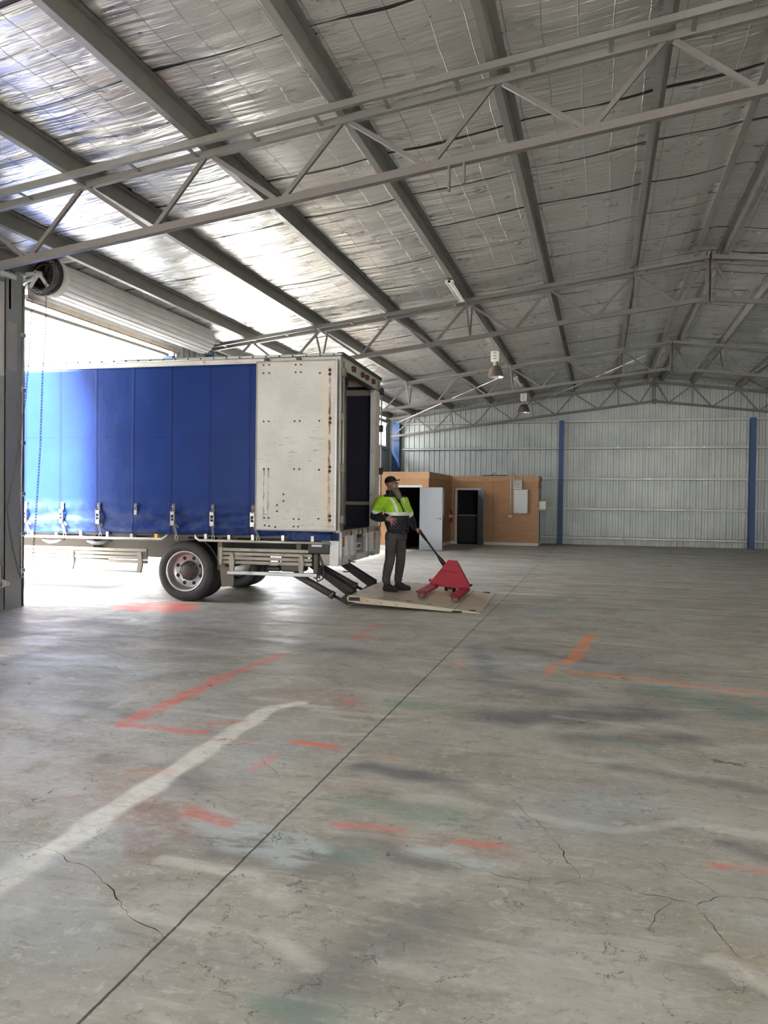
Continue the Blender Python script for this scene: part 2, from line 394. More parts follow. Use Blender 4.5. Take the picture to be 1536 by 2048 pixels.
# --- floor: strokes of worn paint, scuffs, joints and cracks laid out in metres on the slab
PAINT = dict(
    dark=[(-4.5,8.15,-3.1,7.9,.0,.25,.5),(-3.1,7.9,-2.1,7.6,0,.28,.55),(-1.3,8.5,-.95,7.1,0,.22,.6),(-.9,8.5,.0,8.0,0,.2,.6),(-.75,5.7,.4,6.2,0,.4,.75),(-1.0,6.9,-.3,6.6,0,.3,.6),(-.2,5.4,.6,5.6,0,.22,.6),
        (-1.35,4.45,-.75,4.3,0,.16,.8),(-1.75,3.3,-1.1,3.2,0,.3,.6),(.3,6.9,1.3,6.4,0,.3,.5),(-.9,2.3,-.6,2.9,0,.22,.55),(-1.1,3.5,-.7,3.3,0,.2,.5),(-3.9,5.2,-3.2,4.9,0,.2,.4),(.6,3.9,1.0,3.75,0,.12,.6),(-2.4,4.05,-2.1,3.8,0,.25,.4),(.1,4.9,.9,4.7,0,.12,.5)],
    brown=[(-2.3,3.55,-1.9,3.35,.05,.28,.6),(-1.95,3.12,-2.1,3.3,.05,.2,.5),(-2.9,3.9,-2.4,3.75,0,.3,.35),(-2.5,6.0,-1.9,5.75,.05,.35,.4),(-1.5,4.1,-1.0,4.0,0,.25,.3),(-.9,3.55,-.4,3.55,0,.14,.5),(-3.2,3.4,-2.4,3.5,0,.2,.35)],
    green=[(-1.45,5.9,-1.1,5.8,0,.3,.5),(.5,7.1,1.1,6.4,0,.35,.5),(-1.2,3.9,-.7,3.85,0,.22,.5),(-.95,2.25,-.6,2.2,0,.18,.45),(-1.2,3.3,-1.0,3.3,0,.14,.5),(.0,5.4,.4,5.3,0,.14,.4)],
    pale=[(-5.6,6.5,-4.0,6.2,0,.4,.5),(-1.25,7.6,-.4,7.75,.0,.25,.6),(-1.85,3.45,-1.3,3.25,.1,.2,.6),(-.75,3.45,-.45,3.4,0,.12,.7),(.4,7.3,1.4,7.1,0,.18,.6),(.5,3.3,.8,3.2,0,.15,.4)],
    white=[(-2.25,5.66,-2.4,5.45,0.035,0.075,0.95),(-2.4,5.45,-2.36,3,0.055,0.1,0.95),(-2.36,3,-2.39,2.5,0.05,0.13,0.6),(-2.28,5.62,-1.98,5.6,0.02,0.06,0.44),(-1.83,3.03,-1.37,3,0.025,0.06,0.47),(-1.4,3,-1.2,2.85,0.03,0.1,0.28),(-1.78,2.6,-1.38,2.58,0.012,0.045,0.44),(-0.4,4,0.1,3.93,0.02,0.05,0.41),(0.14,3.95,0.44,4.14,0.02,0.05,0.41),(0.44,4.14,0.85,4.06,0.03,0.08,0.41),(0.42,2.9,0.62,2.78,0.03,0.07,0.41),(-2.05,5.52,-1.5,5.5,0.03,0.06,0.33),(-1.9,4.95,-1.5,5.05,0.01,0.04,0.28),(-0.71,2.56,-0.3,2.54,0.012,0.035,0.28),(-1.15,2.62,-0.92,2.48,0.02,0.05,0.33),(-3.6,5.9,-3.55,5.1,0.01,0.035,0.28),(-1.3,2.1,-0.9,2,0.01,0.04,0.28),(-4.9,5.2,-3.9,4.7,0.02,0.1,0.19),(-6.2,7.3,-4.9,7.6,0.02,0.06,0.22),(0.7,5.4,1.35,5.7,0.02,0.12,0.28),(-0.3,5.9,0.3,5.8,0.01,0.06,0.28),(-1,4.05,-0.6,4.05,0.02,0.1,0.22),(-0.2,5,0.2,5,0.01,0.05,0.22),(-2.8,4.4,-2.6,4.2,0.01,0.1,0.17)],
    red=[(-3.12,7.38,-3.22,6.3,.02,.075,.9),(-3.22,6.3,-3.20,4.75,.055,.10,.95),(-3.20,4.75,-2.58,4.74,.03,.06,.9),(-2.70,9.75,-2.70,8.4,.02,.06,.75),(-2.70,8.4,-2.47,8.54,.02,.06,.8),(-1.92,4.75,-1.62,4.73,.025,.055,.95),(-2.65,4.93,-2.45,5.1,.01,.045,.8),
        (-1.92,4.45,-1.95,4.2,.02,.06,.5),(-2.0,3.52,-1.75,3.45,.02,.09,.75),(-1.23,3.60,-.90,3.63,.01,.04,.8),(.50,3.68,.8,3.70,.012,.035,.7),(-1.95,5.9,-1.85,5.75,.02,.06,.7),(-.62,3.58,-.40,3.60,.02,.05,.5),(-2.5,4.65,-2.0,4.62,.01,.03,.5)],
    org=[(-.25,7.50,1.9,7.02,.035,.06,1.),(-.10,9.6,-.20,8.5,.05,.09,.9),(-.20,8.4,-.30,7.9,.05,.09,.9),(-.42,7.75,-.46,7.35,.03,.08,.7),(.3,9.1,1.8,8.7,.008,.03,.6),(-1.32,7.35,-1.28,7.6,.02,.06,.5),(-2.6,3.95,-2.4,4.0,.0,.1,.35),(-1.3,4.6,-1.2,4.65,0,.04,.6)],
    crim=[(-.4,8.1,1.6,7.75,.005,.035,.55)])
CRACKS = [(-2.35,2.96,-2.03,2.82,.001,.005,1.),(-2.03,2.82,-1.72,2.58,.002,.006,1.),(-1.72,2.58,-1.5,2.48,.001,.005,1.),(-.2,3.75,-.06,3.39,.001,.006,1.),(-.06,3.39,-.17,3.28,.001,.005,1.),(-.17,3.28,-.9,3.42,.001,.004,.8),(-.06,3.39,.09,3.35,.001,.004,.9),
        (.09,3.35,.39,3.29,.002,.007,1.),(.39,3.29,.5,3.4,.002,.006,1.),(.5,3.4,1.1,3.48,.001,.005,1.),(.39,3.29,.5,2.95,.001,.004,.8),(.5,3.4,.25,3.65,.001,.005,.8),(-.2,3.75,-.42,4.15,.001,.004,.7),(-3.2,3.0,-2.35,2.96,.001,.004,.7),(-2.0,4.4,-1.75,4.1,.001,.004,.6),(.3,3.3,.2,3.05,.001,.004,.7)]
def mat_floor():
    t = NT('stained_concrete'); p = t.pos()
    nz2 = t.noise(11, 4, .7, p, None, 0, 'Color'); nv2 = t.vmath('SUBTRACT', nz2, (.5,.5,.5)); flat = t.vmath('MULTIPLY', p, (1,1,0))
    cwarp = t.vmath('ADD', flat, t.vmath('MULTIPLY', nv2, (.10,.10,0))); jx, jy, jz = t.xyz(t.vmath('ADD', flat, t.vmath('MULTIPLY', nv2, (.018,.018,0))))
    def attr(nm):
        q = t.n.new('ShaderNodeAttribute'); q.attribute_name = nm; return q.outputs['Fac']
    def near(v, c0, a_, b_): return t.ramp(t.math('ABSOLUTE', t.math('SUBTRACT', v, c0)), a_, b_, 1, 0)
    # base concrete
    big = t.noise(.45, 5, .6, p, (1., 1.5, 1)); mid = t.noise(1.6, 6, .65, p, (1, 1.3, 1), .8); streak = t.noise(1., 6, .7, p, (.9, 5.5, 1), .6)
    fine = t.noise(22, 3, .7); farst = t.noise(1., 5, .7, p, (.25, 3.2, 1), .4)
    c = t.mix(t.ramp(big, .35, .68), (.255,.238,.212), (.335,.318,.292))
    c = t.mix(t.ramp(mid, .48, .68, 0, .75), c, (.21,.19,.155)); c = t.mix(t.ramp(mid, .50, .28, 0, .55), c, (.40,.39,.375))
    c = t.mix(t.ramp(streak, .54, .74, 0, .6), c, (.145,.145,.15)); c = t.mix(t.ramp(streak, .46, .27, 0, .7), c, (.47,.455,.43))
    Y = t.xyz(p)[1]; fy = t.ramp(Y, 8, 15)
    c = t.mix(t.math('MULTIPLY', fy, t.ramp(farst, .5, .68, 0, .6)), c, (.17,.155,.14)); c = t.mix(t.math('MULTIPLY', fy, t.ramp(farst, .48, .3, 0, .7)), c, (.50,.46,.41))
    blu = t.noise(.8, 3, .5, t.vmath('ADD', p, (9,4,0))); c = t.mix(t.ramp(blu, .55, .72, 0, .5), c, (.26,.30,.33))
    grn = t.noise(1.1, 4, .6, t.vmath('ADD', p, (3,17,0))); c = t.mix(t.ramp(grn, .62, .74, 0, .5), c, (.15,.23,.19))
    tan = t.noise(.9, 4, .6, t.vmath('ADD', p, (31,7,0))); c = t.mix(t.ramp(tan, .56, .72, 0, .55), c, (.31,.255,.18))
    # flaking: lighter chips with crisp edges
    chip = t.math('MULTIPLY', t.ramp(t.noise(5, 6, .8), .585, .595), t.ramp(mid, .38, .55)); c = t.mix(t.math('MULTIPLY', chip, .5), c, (.40,.39,.375))
    chip2 = t.math('MULTIPLY', t.ramp(t.noise(3.3, 6, .78, t.vmath('ADD', p, (5,5,5))), .60, .61), t.ramp(big, .4, .6)); c = t.mix(t.math('MULTIPLY', chip2, .45), c, (.17,.165,.155))
    sm = t.noise(1., 6, .75, p, (5., 16., 1), 1.2); c = t.mix(t.ramp(sm, .52, .68, 0, .35), c, (.15,.14,.125)); c = t.mix(t.ramp(sm, .46, .32, 0, .35), c, (.46,.45,.42))
    sm2 = t.noise(1., 5, .78, p, (9., 14., 1), 1.); c = t.mix(t.ramp(sm2, .56, .66, 0, .4), c, (.13,.12,.105)); c = t.mix(t.ramp(sm2, .42, .33, 0, .35), c, (.50,.49,.46))
    c = t.mix(t.ramp(fine, .56, .72, 0, .4), c, (.14,.13,.11)); c = t.mix(t.ramp(fine, .42, .28, 0, .3), c, (.50,.49,.47))
    wear = t.ramp(t.noise(9, 6, .75), .36, .56); wear2 = t.ramp(t.noise(1., 5, .75, p, (3, 9, 1)), .35, .55)
    both = t.math('MULTIPLY', wear, t.ramp(wear2, 0, 1, .45, 1))
    dark = attr('dark')
    c = t.mix(t.math('MULTIPLY', dark, t.ramp(streak, .25, .6, .5, 1)), c, (.085,.085,.10))
    brown = attr('brown')
    c = t.mix(t.math('MULTIPLY', brown, wear), c, (.20,.11,.09))
    green = attr('green')
    c = t.mix(t.math('MULTIPLY', green, wear2), c, (.10,.20,.155))
    pale = attr('pale')
    c = t.mix(t.math('MULTIPLY', pale, wear2), c, (.42,.47,.49))
    white = attr('white')
    c = t.mix(t.math('MULTIPLY', white, t.math('MULTIPLY', t.ramp(wear, 0, 1, .7, 1), t.ramp(wear2, 0, 1, .65, 1))), c, (.56,.55,.52))
    red = attr('red')
    c = t.mix(t.math('MULTIPLY', red, t.ramp(both, 0, 1, .22, .9)), c, (.55,.13,.085))
    org = attr('org')
    c = t.mix(t.math('MULTIPLY', org, t.ramp(both, 0, 1, .25, .95)), c, (.60,.19,.06))
    crim = attr('crim'); c = t.mix(t.math('MULTIPLY', crim, wear), c, (.36,.07,.07))
    # the faded red patch inside the doorway
    c = t.mix(t.math('MULTIPLY', attr('oval'), t.ramp(both, 0, 1, .5, .95)), c, (.72,.17,.12))
    # joints and cracks
    jm = near(jx, -1.5, .0035, .0075); jm2 = near(jy, 7.78, .002, .005)
    cell = t.vor(4.2, 'DISTANCE_TO_EDGE', t.vmath('ADD', flat, t.vmath('MULTIPLY', nv2, (.22,.22,0)))); craze = t.math('MULTIPLY', t.ramp(cell, .003, .011, 1, 0), t.math('MULTIPLY', t.ramp(t.noise(7.5, 2), .52, .56, 0, .85), t.ramp(t.noise(1.1, 2), .42, .5)))
    crk = t.math('MAXIMUM', t.math('MAXIMUM', jm, jm2), craze)
    c = t.mix(t.math('MULTIPLY', crk, .9), c, (.028,.025,.022))
    pit = t.ramp(t.vor(14, 'F1', p), .02, .045, 1, 0); c = t.mix(t.math('MULTIPLY', pit, t.ramp(t.noise(2, 3), .45, .6, 0, .8)), c, (.09,.08,.07))
    c = t.mix(1.0, c, (1.46,1.48,1.46), 'MULTIPLY')
    hh = t.math('SUBTRACT', t.math('MULTIPLY', fine, .3), jm)
    rough = t.math('ADD', t.ramp(mid, .3, .7, .40, .58), t.math('MULTIPLY', t.ramp(streak, .4, .7), .08))
    return t.out(c, rough, 0, t.bump(hh, .35, .006), .5)
M['concrete'] = mat_floor()
def mat_yard():
    t = NT('pale_yard_concrete'); c = t.mix(t.ramp(t.noise(.6, 5), .35, .7), (.50,.49,.46), (.42,.41,.39)); return t.out(c, .8)
M['yard'] = mat_yard()

# ------------------------------------------------------------------ building shell
import numpy as np
def axis_steps(segs):
    out = [segs[0][0]]
    for a, b, st in segs:
        n = max(1, int(round((b-a)/st))); out += [a+(b-a)*(k+1)/n for k in range(n)]
    return np.array(out)
def build_floor():
    xs = axis_steps([(XL, -7.4, .2), (-7.4, -3.4, .05), (-3.4, 1.5, .022), (1.5, 2.5, .08), (2.5, XR+.1, .5)])
    ys = axis_steps([(YF-.1, 1.6, .5), (1.6, 6.2, .022), (6.2, 12, .05), (12, YB+.1, .6)])
    X, Y = np.meshgrid(xs, ys); n, m_ = X.shape[1], X.shape[0]; N = n*m_
    co_ = np.stack([X.ravel(), Y.ravel(), np.zeros(N)], 1)
    idx = np.arange(N).reshape(m_, n); q = np.stack([idx[:-1, :-1], idx[:-1, 1:], idx[1:, 1:], idx[1:, :-1]], -1).reshape(-1, 4)
    c0 = [(XL, YF-.1), (XR+.1, YF-.1), (XR+.1, YB+.1), (XL, YB+.1)]
    verts = co_.tolist()+[(x, y, z) for z in (0, -.2) for x, y in c0]
    faces = q.tolist()+[(N+7, N+6, N+5, N+4)]+[(N+4+i, N+4+(i+1) % 4, N+(i+1) % 4, N+i) for i in range(4)]
    me = bpy.data.meshes.new('floor'); me.from_pydata(verts, [], faces); me.update(); me.materials.append(M['concrete'])
    # soft wobble of the stroke edges
    wx = .035*np.sin(X*9+3*np.sin(Y*5))+.03*np.sin(Y*13+2*np.sin(X*7)); wy = .035*np.sin(Y*8+3*np.sin(X*6))+.03*np.sin(X*15+Y*4)
    near_ = (X > -7.6) & (X < 2.6) & (Y > 1.4) & (Y < 13)
    def mask(lst):
        acc = np.zeros_like(X)
        for ax, ay, bx, by, r0_, r1_, k in lst:
            amp = min(1., r1_*3); px = X+wx*amp-ax; py = Y+wy*amp-ay; dx, dy = bx-ax, by-ay; L2 = dx*dx+dy*dy+1e-9
            h = np.clip((px*dx+py*dy)/L2, 0, 1); d = np.hypot(px-h*dx, py-h*dy); tt = np.clip((d-r0_)/(r1_-r0_), 0, 1)
            acc = np.maximum(acc, (1-tt*tt*(3-2*tt))*k*near_)
        return acc
    masks = {k: mask(v) for k, v in PAINT.items()}
    d = np.hypot((X+wx*1.5+6.25)/.72, (Y+wy*1.5-9.98)/.52); masks['oval'] = np.clip((1.05-d)/.15, 0, 1)
    for k, v in masks.items():
        at = me.attributes.new(k, 'FLOAT', 'POINT'); at.data.foreach_set('value', np.concatenate([v.ravel(), np.zeros(8)]).astype(np.float32))
    o = bpy.data.objects.new('floor', me); S.collection.objects.link(o); return struct(o)
FLOOR = build_floor()
# cracks: narrow dark fissures, jagged, one mesh; shade and dirt inside put into the colour
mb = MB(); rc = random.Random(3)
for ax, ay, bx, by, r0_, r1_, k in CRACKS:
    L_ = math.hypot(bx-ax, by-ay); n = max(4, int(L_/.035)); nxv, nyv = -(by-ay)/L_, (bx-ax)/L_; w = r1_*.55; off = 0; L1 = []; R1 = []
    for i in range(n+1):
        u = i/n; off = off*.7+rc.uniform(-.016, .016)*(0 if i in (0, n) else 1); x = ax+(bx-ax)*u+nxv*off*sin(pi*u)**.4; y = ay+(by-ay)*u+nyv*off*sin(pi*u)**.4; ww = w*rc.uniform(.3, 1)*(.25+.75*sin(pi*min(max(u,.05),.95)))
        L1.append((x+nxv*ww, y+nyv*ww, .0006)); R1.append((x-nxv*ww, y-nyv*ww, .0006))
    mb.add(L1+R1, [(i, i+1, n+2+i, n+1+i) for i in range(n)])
mb.build('floor_crack', simple('crack_shade_dirt', (.03,.027,.024), .9), FLOOR, fix=False)
struct(MB().box(-90, XL, -70, 100, -.25, -.012).box(XL, 90, YB+.1, 100, -.25, -.012).box(XL, 90, -70, YF-.1, -.25, -.012).box(XR+.1, 90, YF-.1, YB+.1, -.25, -.012).build('ground_outside', M['yard']))

# ceiling: drooping foil between the purlins, outer roof sheet above it
PX_L = [-8.05, -7.1, -5.58, -4.05, -2.53, -1.0, .53, 1.58]; PX_R = [2.02, 3.07, 4.60, 6.13, 7.65, 9.2, 10.7, 11.65]
def foil_z(x, y):
    ps = PX_L+PX_R; d = 0
    for i in range(len(ps)-1):
        if ps[i] <= x <= ps[i+1]:
            w = ps[i+1]-ps[i]; u = (x-ps[i])/w; d = .022*sin(pi*u)*min(1, w)
    n = mnoise.noise(Vector((x*.8, y*2.6, 0)))*.028+mnoise.noise(Vector((x*2.2, y*5.5, 3)))*.012
    return roofz(x)+.17-d+n*(.3+.7*min(1, d*60))
mb = MB(); nx = 160; ny = 420; xs = [XL+(XR-XL)*i/nx for i in range(nx+1)]; ys = [YF+(YB-YF)*j/ny for j in range(ny+1)]
mb.add([(x, y, foil_z(x, y)) for y in ys for x in xs], [(j*(nx+1)+i, j*(nx+1)+i+1, (j+1)*(nx+1)+i+1, (j+1)*(nx+1)+i) for j in range(ny) for i in range(nx)], 0, True)
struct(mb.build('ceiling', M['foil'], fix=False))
mb = MB(); prof = [(-8.75, roofz(-8.75)+.26), (RIDGE, 6.26), (12.35, roofz(12.35)+.26), (12.35, roofz(12.35)+.30), (RIDGE, 6.30), (-8.75, roofz(-8.75)+.30)]
mb.prism(prof, lambda a, b, t: (a, t, b), YF-.3, YB+.4)
struct(mb.build('roof_sheet', M['galv']))

def sheet_profile(a0, a1, pitch=.205, depth=.048):
    """list of (coordinate, outward depth) of a ribbed steel sheet between a0 and a1"""
    pts = []; n0 = int(math.ceil((a0)/pitch))-1; k = n0
    while k*pitch < a1:
        for da, d in ((0, 0), (.003, depth), (.031, depth), (.036, 0), (.112, 0), (.116, .006), (.124, .006), (.128, 0)):
            a = k*pitch+da
            if a0 < a < a1: pts.append((a, d))
        k += 1
    return [(a0, 0)]+pts+[(a1, 0)]
def wall_x(mb, y, out, x0, x1, z0, z1fn, thick=.06):
    pr = sheet_profile(x0, x1); n = len(pr)
    for off, ad in ((0, 0), (1, thick)):
        vs = []
        for a, d in pr: vs += [(a, y+out*(d+ad), z0), (a, y+out*(d+ad), z1fn(a))]
        mb.add(vs, [(2*i, 2*i+2, 2*i+3, 2*i+1) for i in range(n-1)])
def wall_y(mb, x, out, y0, y1, z0, z1, thick=.06):
    pr = sheet_profile(y0, y1); n = len(pr)
    for ad in (0, thick):
        vs = []
        for a, d in pr: vs += [(x+out*(d+ad), a, z0), (x+out*(d+ad), a, z1)]
        mb.add(vs, [(2*i, 2*i+2, 2*i+3, 2*i+1) for i in range(n-1)])
GZ = [.26, 1.34, 2.46, 3.60, 4.60]
def girt_x(mb, x0, x1, y, z):       # top-hat shaped rail
    mb.box(x0, x1, y, y+.10, z-.045, z-.033).box(x0, x1, y, y+.10, z+.033, z+.045).box(x0, x1, y+.088, y+.10, z-.045, z+.045).box(x0, x1, y, y+.012, z-.045, z-.02).box(x0, x1, y, y+.012, z+.02, z+.045)
def girt_y(mb, y0, y1, x, z, s=1):
    mb.box(min(x, x+s*.10), max(x, x+s*.10), y0, y1, z-.045, z-.033).box(min(x, x+s*.10), max(x, x+s*.10), y0, y1, z+.033, z+.045).box(min(x, x+s*.012), max(x, x+s*.012), y0, y1, z-.045, z+.045)
# back wall
mb = MB(); wall_x(mb, YB, 1, XL, XR, 0, lambda a: roofz(a)+.24)
wb = struct(mb.build('wall_back', M['sheet'], fix=False))
posts_x = [XL+.1, -1.45, 5.12, XR-.1]
for z in GZ:
    for i in range(3):
        mb = MB(); girt_x(mb, posts_x[i]+(.16 if i == 0 else .09), posts_x[i+1]-.09, YB-.125, z); mb.build('wall_girt', M['galv'], wb)
mb = MB()
for x_, z_ in ((.55, 3.56), (1.62, 3.56), (3.5, 3.57)): mb.box(x_, x_+.09, YB-.13, YB-.115, z_+.03, z_+.075)
mb.box(3.0, 3.09, YB-.012, YB-.004, 1.0, 1.06); mb.build('small_white_sticker', M['paper'], wb)
MB().box(3.01, 3.05, YB-.016, YB-.008, 1.015, 1.045).build('sticker_mark', M['ink'], wb)
# left wall with its roller-door openings (first one unseen, added for light) and the high strip near the far end
mb = MB(); L3 = DOORS_L; zt = 4.98
wall_y(mb, XL, -1, YF, L3[0][0], 0, zt); wall_y(mb, XL, -1, L3[0][0], L3[0][1], L3[0][2], zt); wall_y(mb, XL, -1, L3[0][1], L3[1][0], 0, zt)
wall_y(mb, XL, -1, L3[1][0], L3[1][1], L3[1][2], zt); wall_y(mb, XL, -1, L3[1][1], L3[2][0], 0, zt); wall_y(mb, XL, -1, L3[2][0], L3[2][1], L3[2][2], zt)
wall_y(mb, XL, -1, L3[2][1], 24.3, 0, zt); wall_y(mb, XL, -1, 24.3, 29.55, 0, 3.72); wall_y(mb, XL, -1, 29.55, YB, 0, zt)
wlf = struct(mb.build('wall_left', M['sheet'], fix=False))
for y0, y1 in ((YF, -1.5), (2.7, 8.98), (13.95, 14.85), (15.15, 15.5), (20.5, 29.75)):
    for z in GZ[:4]+[4.62]:
        if z < 4.5 or y0 > 20 or y0 < 0:
            mb = MB(); girt_y(mb, y0, y1, XL+.015, z); mb.build('wall_girt', M['galv'], wlf)
MB().box(XL-.06, XL+.06, 24.3, 29.6, 4.62, 4.72).build('opening_rail', M['galv'], wlf)
MB().bar((XL+.03, 29.5, 4.55), (XL+.03, 28.9, 3.75), .04, .04).build('window_brace', M['white'], wlf)
mb = MB(); wall_y(mb, XR, 1, YF, YB, 0, 5.0); wr = struct(mb.build('wall_right', M['sheet'], fix=False))
for z in GZ: mb = MB(); girt_y(mb, YF, YB-.2, XR-.015, z, -1); mb.build('wall_girt', M['galv'], wr)
mb = MB(); wall_x(mb, YF, -1, XL, 1.5, 0, lambda a: roofz(a)+.24); wall_x(mb, YF, -1, 7.5, XR, 0, lambda a: roofz(a)+.24); wall_x(mb, YF, -1, 1.5, 7.5, 4.2, lambda a: roofz(a)+.24)  # front opening is out of view, added to bring light from behind camera
struct(mb.build('wall_front', M['sheet'], fix=False))

# ------------------------------------------------------------------ steel columns
def column(x, y, top, w, d, label, rot=0, group=None, mat='blue'):
    t = thing('steel_column', label, 'column', (x, y, 0), (0, 0, rot), group)
    mb = MB(); mb.box(-w/2, w/2, -d/2, -d/2+.012, .012, top).box(-w/2, w/2, d/2-.012, d/2, .012, top).box(-.006, .006, -d/2+.012, d/2-.012, .012, top)
    mb.build('column_shaft', M[mat], t)
    MB().box(-w/2-.05, w/2+.05, -d/2-.03, d/2+.03, 0, .012).build('base_plate', M['blue'], t)
    mb = MB()
    for sx_ in (-1, 1):
        for sy_ in (-1, 1): mb.lathe([(.011, 0), (.011, .025), (.0, .025)], (sx_*(w/2+.03), sy_*(d/2-.02), .012), n=6)
    mb.build('anchor_bolt', M['galv'], t); return t
column(-1.45, 29.82, 4.62, .17, .2, 'blue steel wall column just right of the orange plywood office')
column(5.12, 29.82, 4.62, .19, .2, 'blue steel wall column near the right edge of the photo')
c_ = column(XL+.36, 29.84, 4.62, .30, .2, 'blue corner column rising behind the office roof by the truck rear')
MB().box(-.1, .12, -.125, -.1, 3.9, 3.98).build('name_plate', M['black'], c_)
for y in (15.0, 22.6): column(XL+.2, y, 4.62, .2, .3, 'blue steel column on the left wall hidden partly behind the truck roof' if y < 16 else 'blue steel column on the left wall beyond the truck')

# ------------------------------------------------------------------ roof trusses
def truss(Y, label, far=False, fly=True):
    t = thing('roof_truss', label, 'roof truss', (0, Y, 0), (0,0,0), 'steel roof trusses')
    zt_ = lambda x: roofz(x)-.065; zb_ = lambda x: roofz(x)-.735
    nodes_t = [-5.58, -4.05, -2.53, -1.0, .53]; ml = RIDGE
    def chord(x0, x1, zf, y, w, h, name, mat):
        mb = MB(); mb.bar((x0, y, zf(x0)), (x1, y, zf(x1)), w, h); return mb.build(name, M[mat], t)
    for sgn in (-1, 1):
        mir = (lambda x: x) if sgn < 0 else (lambda x: 2*RIDGE-x)
        a, b = mir(XL+.18), mir(RIDGE-.02)
        # top chord: two angles with battens between
        tc_ = chord(a, b, zt_, -.02, .06, .075, 'top_chord', 'steel')
        chord(a, b, zt_, -.30, .05, .065, 'top_chord', 'steel')
        for k in range(14):
            x = a+(b-a)*(k+.5)/14
            MB().bar((x, -.275, zt_(x)-.01), (x, -.05, zt_(x)-.01), .04, .012).build('chord_batten', M['steel'], t)
        chord(a, b, zb_, -.02, .075, .08, 'bottom_chord', 'steelbrown')
        # warren webs meeting the top chord at the purlins
        top = [-7.1]+nodes_t; bot = [-7.95, -6.34, -4.74, -3.24, -1.68, -.16, 1.30]
        for i, xt in enumerate(top):
            for xb in (bot[i], bot[i+1]):
                dx = .045 if xb > xt else -.045
                p0 = (mir(xt+dx), -.02, zt_(xt)-.03); p1 = (mir(xb-dx), -.02, zb_(xb)+.035)
                MB().bar(p0, p1, .045, .036, (0,1,0)).build('web_strut', M['steelbrown'], t)
        MB().bar((mir(1.33), -.02, zb_(1.3)+.03), (mir(1.72), -.02, zt_(1.7)-.03), .045, .036, (0,1,0)).build('web_strut', M['steelbrown'], t)
        # fly braces down from the purlins
        for xt in ((-5.58, -2.53, .53) if fly else ()):
            for dy in (-.42, .42):
                if far and dy > 0: continue
                MB().bar((mir(xt), dy, roofz(xt)-.01), (mir(xt)+.04, -.02, zb_(xt)+.04), .03, .03).build('fly_brace', M['steelbrown'], t)
    # ridge connection
    mb = MB()
    for s_ in (-1, 1): mb.box(RIDGE+s_*.035-.012, RIDGE+s_*.035+.012, -.16, .05, 5.17, 6.08)
    mb.box(RIDGE-.14, RIDGE+.14, -.075, -.06, 5.78, 6.0); mb.box(RIDGE-.10, RIDGE+.10, -.075, -.06, 5.18, 5.34); mb.build('ridge_plate', M['steelbrown'], t)
    for z in (5.22, 5.34, 5.82, 5.94):
        for dx in (-.06, .06): MB().lathe([(.014, -.1), (.014, -.075), (0, -.1)], (RIDGE+dx, 0, z), 'y', 6).build('ridge_bolt', M['galv'], t)
    return t
t1 = truss(7.5, 'nearest steel roof truss, crossing the top of the photo in front of the others', fly=False)
MB().box(-1.475, -1.455, -.05, .0, 4.60, 4.85).box(-1.475, -1.455, -.055, -.045, 4.60, 4.85).build('hanging_bracket', M['steelbrown'], t1)
MB().box(-1.33, -1.31, -.05, .0, 4.66, 4.90).build('hanging_bracket', M['steelbrown'], t1)
truss(15.05, 'second steel roof truss, reaching the left wall just above the truck roof')
truss(22.6, 'third steel roof truss, beyond the first high bay lamp')
truss(29.75, 'farthest steel roof truss, standing against the ribbed back wall', True)

# ------------------------------------------------------------------ purlins (Z sections running along the shed)
def purlin(x, lab):
    s_ = .12 if x < RIDGE else -.12; z1 = roofz(x)+.17; z0 = roofz(x)-.026; h = .075; d = 1 if x < RIDGE else -1
    y0, y1 = YF+.05, YB-.03; mb = MB()
    def fl(xa, xb, za, t_=.004): mb.add([(xa, y0, za-t_/2), (xb, y0, za-t_/2), (xb, y0, za+t_/2), (xa, y0, za+t_/2), (xa, y1, za-t_/2), (xb, y1, za-t_/2), (xb, y1, za+t_/2), (xa, y1, za+t_/2)], [(0,1,2,3),(4,7,6,5),(0,4,5,1),(1,5,6,2),(2,6,7,3),(3,7,4,0)])
    mb.box(x-.003, x+.003, y0, y1, z0, z1); xe = x-d*h; fl(min(x, xe), max(x, xe), z0); xf = x+d*h; fl(min(x, xf), max(x, xf), z1-.01)
    mb.box(xe-.002, xe+.002, y0, y1, z0, z0+.018)
    o = mb.build('roof_purlin', M['purlin']); tag(o, lab, 'purlin', 'purlins under the foil roof'); return o
ords = ['first', 'second', 'third', 'fourth', 'fifth', 'sixth']
labs = {-8.05: 'eave purlin right above the left wall and roller door', -7.1: 'purlin passing just above the roller door drum, nearest the left eave',
 -5.58: 'purlin entering the photo low on its left edge and passing over the truck roof', -4.05: 'purlin entering at the top left corner and ending above the truck tail',
 -2.53: 'purlin carrying the fluorescent battens and high bay lamps', -1.0: 'purlin just right of the lamp-carrying purlin', .53: 'purlin midway between the lamp row and the ridge, nearly vertical in the photo',
 1.58: 'ridge purlin on the left side of the roof apex', 2.02: 'ridge purlin on the right side of the roof apex', 3.07: 'first purlin right of the ridge pair', 4.6: 'second purlin right of the ridge pair, seen at the right edge',
 6.13: 'third purlin right of the ridge pair, high at the right photo edge', 7.65: 'fourth purlin right of the ridge pair'}
for x in PX_L+PX_R[:5]: purlin(x, labs[x])
# roof bracing tubes in the far bay
for a, b, lab in (((-2.75, 22.45, 5.18), (-7.75, 29.6, 4.62), 'bright brace tube running from the third truss down to the far left corner'),
                  ((1.15, 22.4, 5.62), (-2.55, 29.6, 5.20), 'bright brace tube left of the ridge in the far roof bay'),
                  ((2.45, 22.4, 5.62), (6.1, 29.6, 5.20), 'bright brace tube right of the ridge in the far roof bay')):
    tag(MB().tube([a, b], .022, 8).build('roof_brace', M['galv']), lab, 'roof brace')

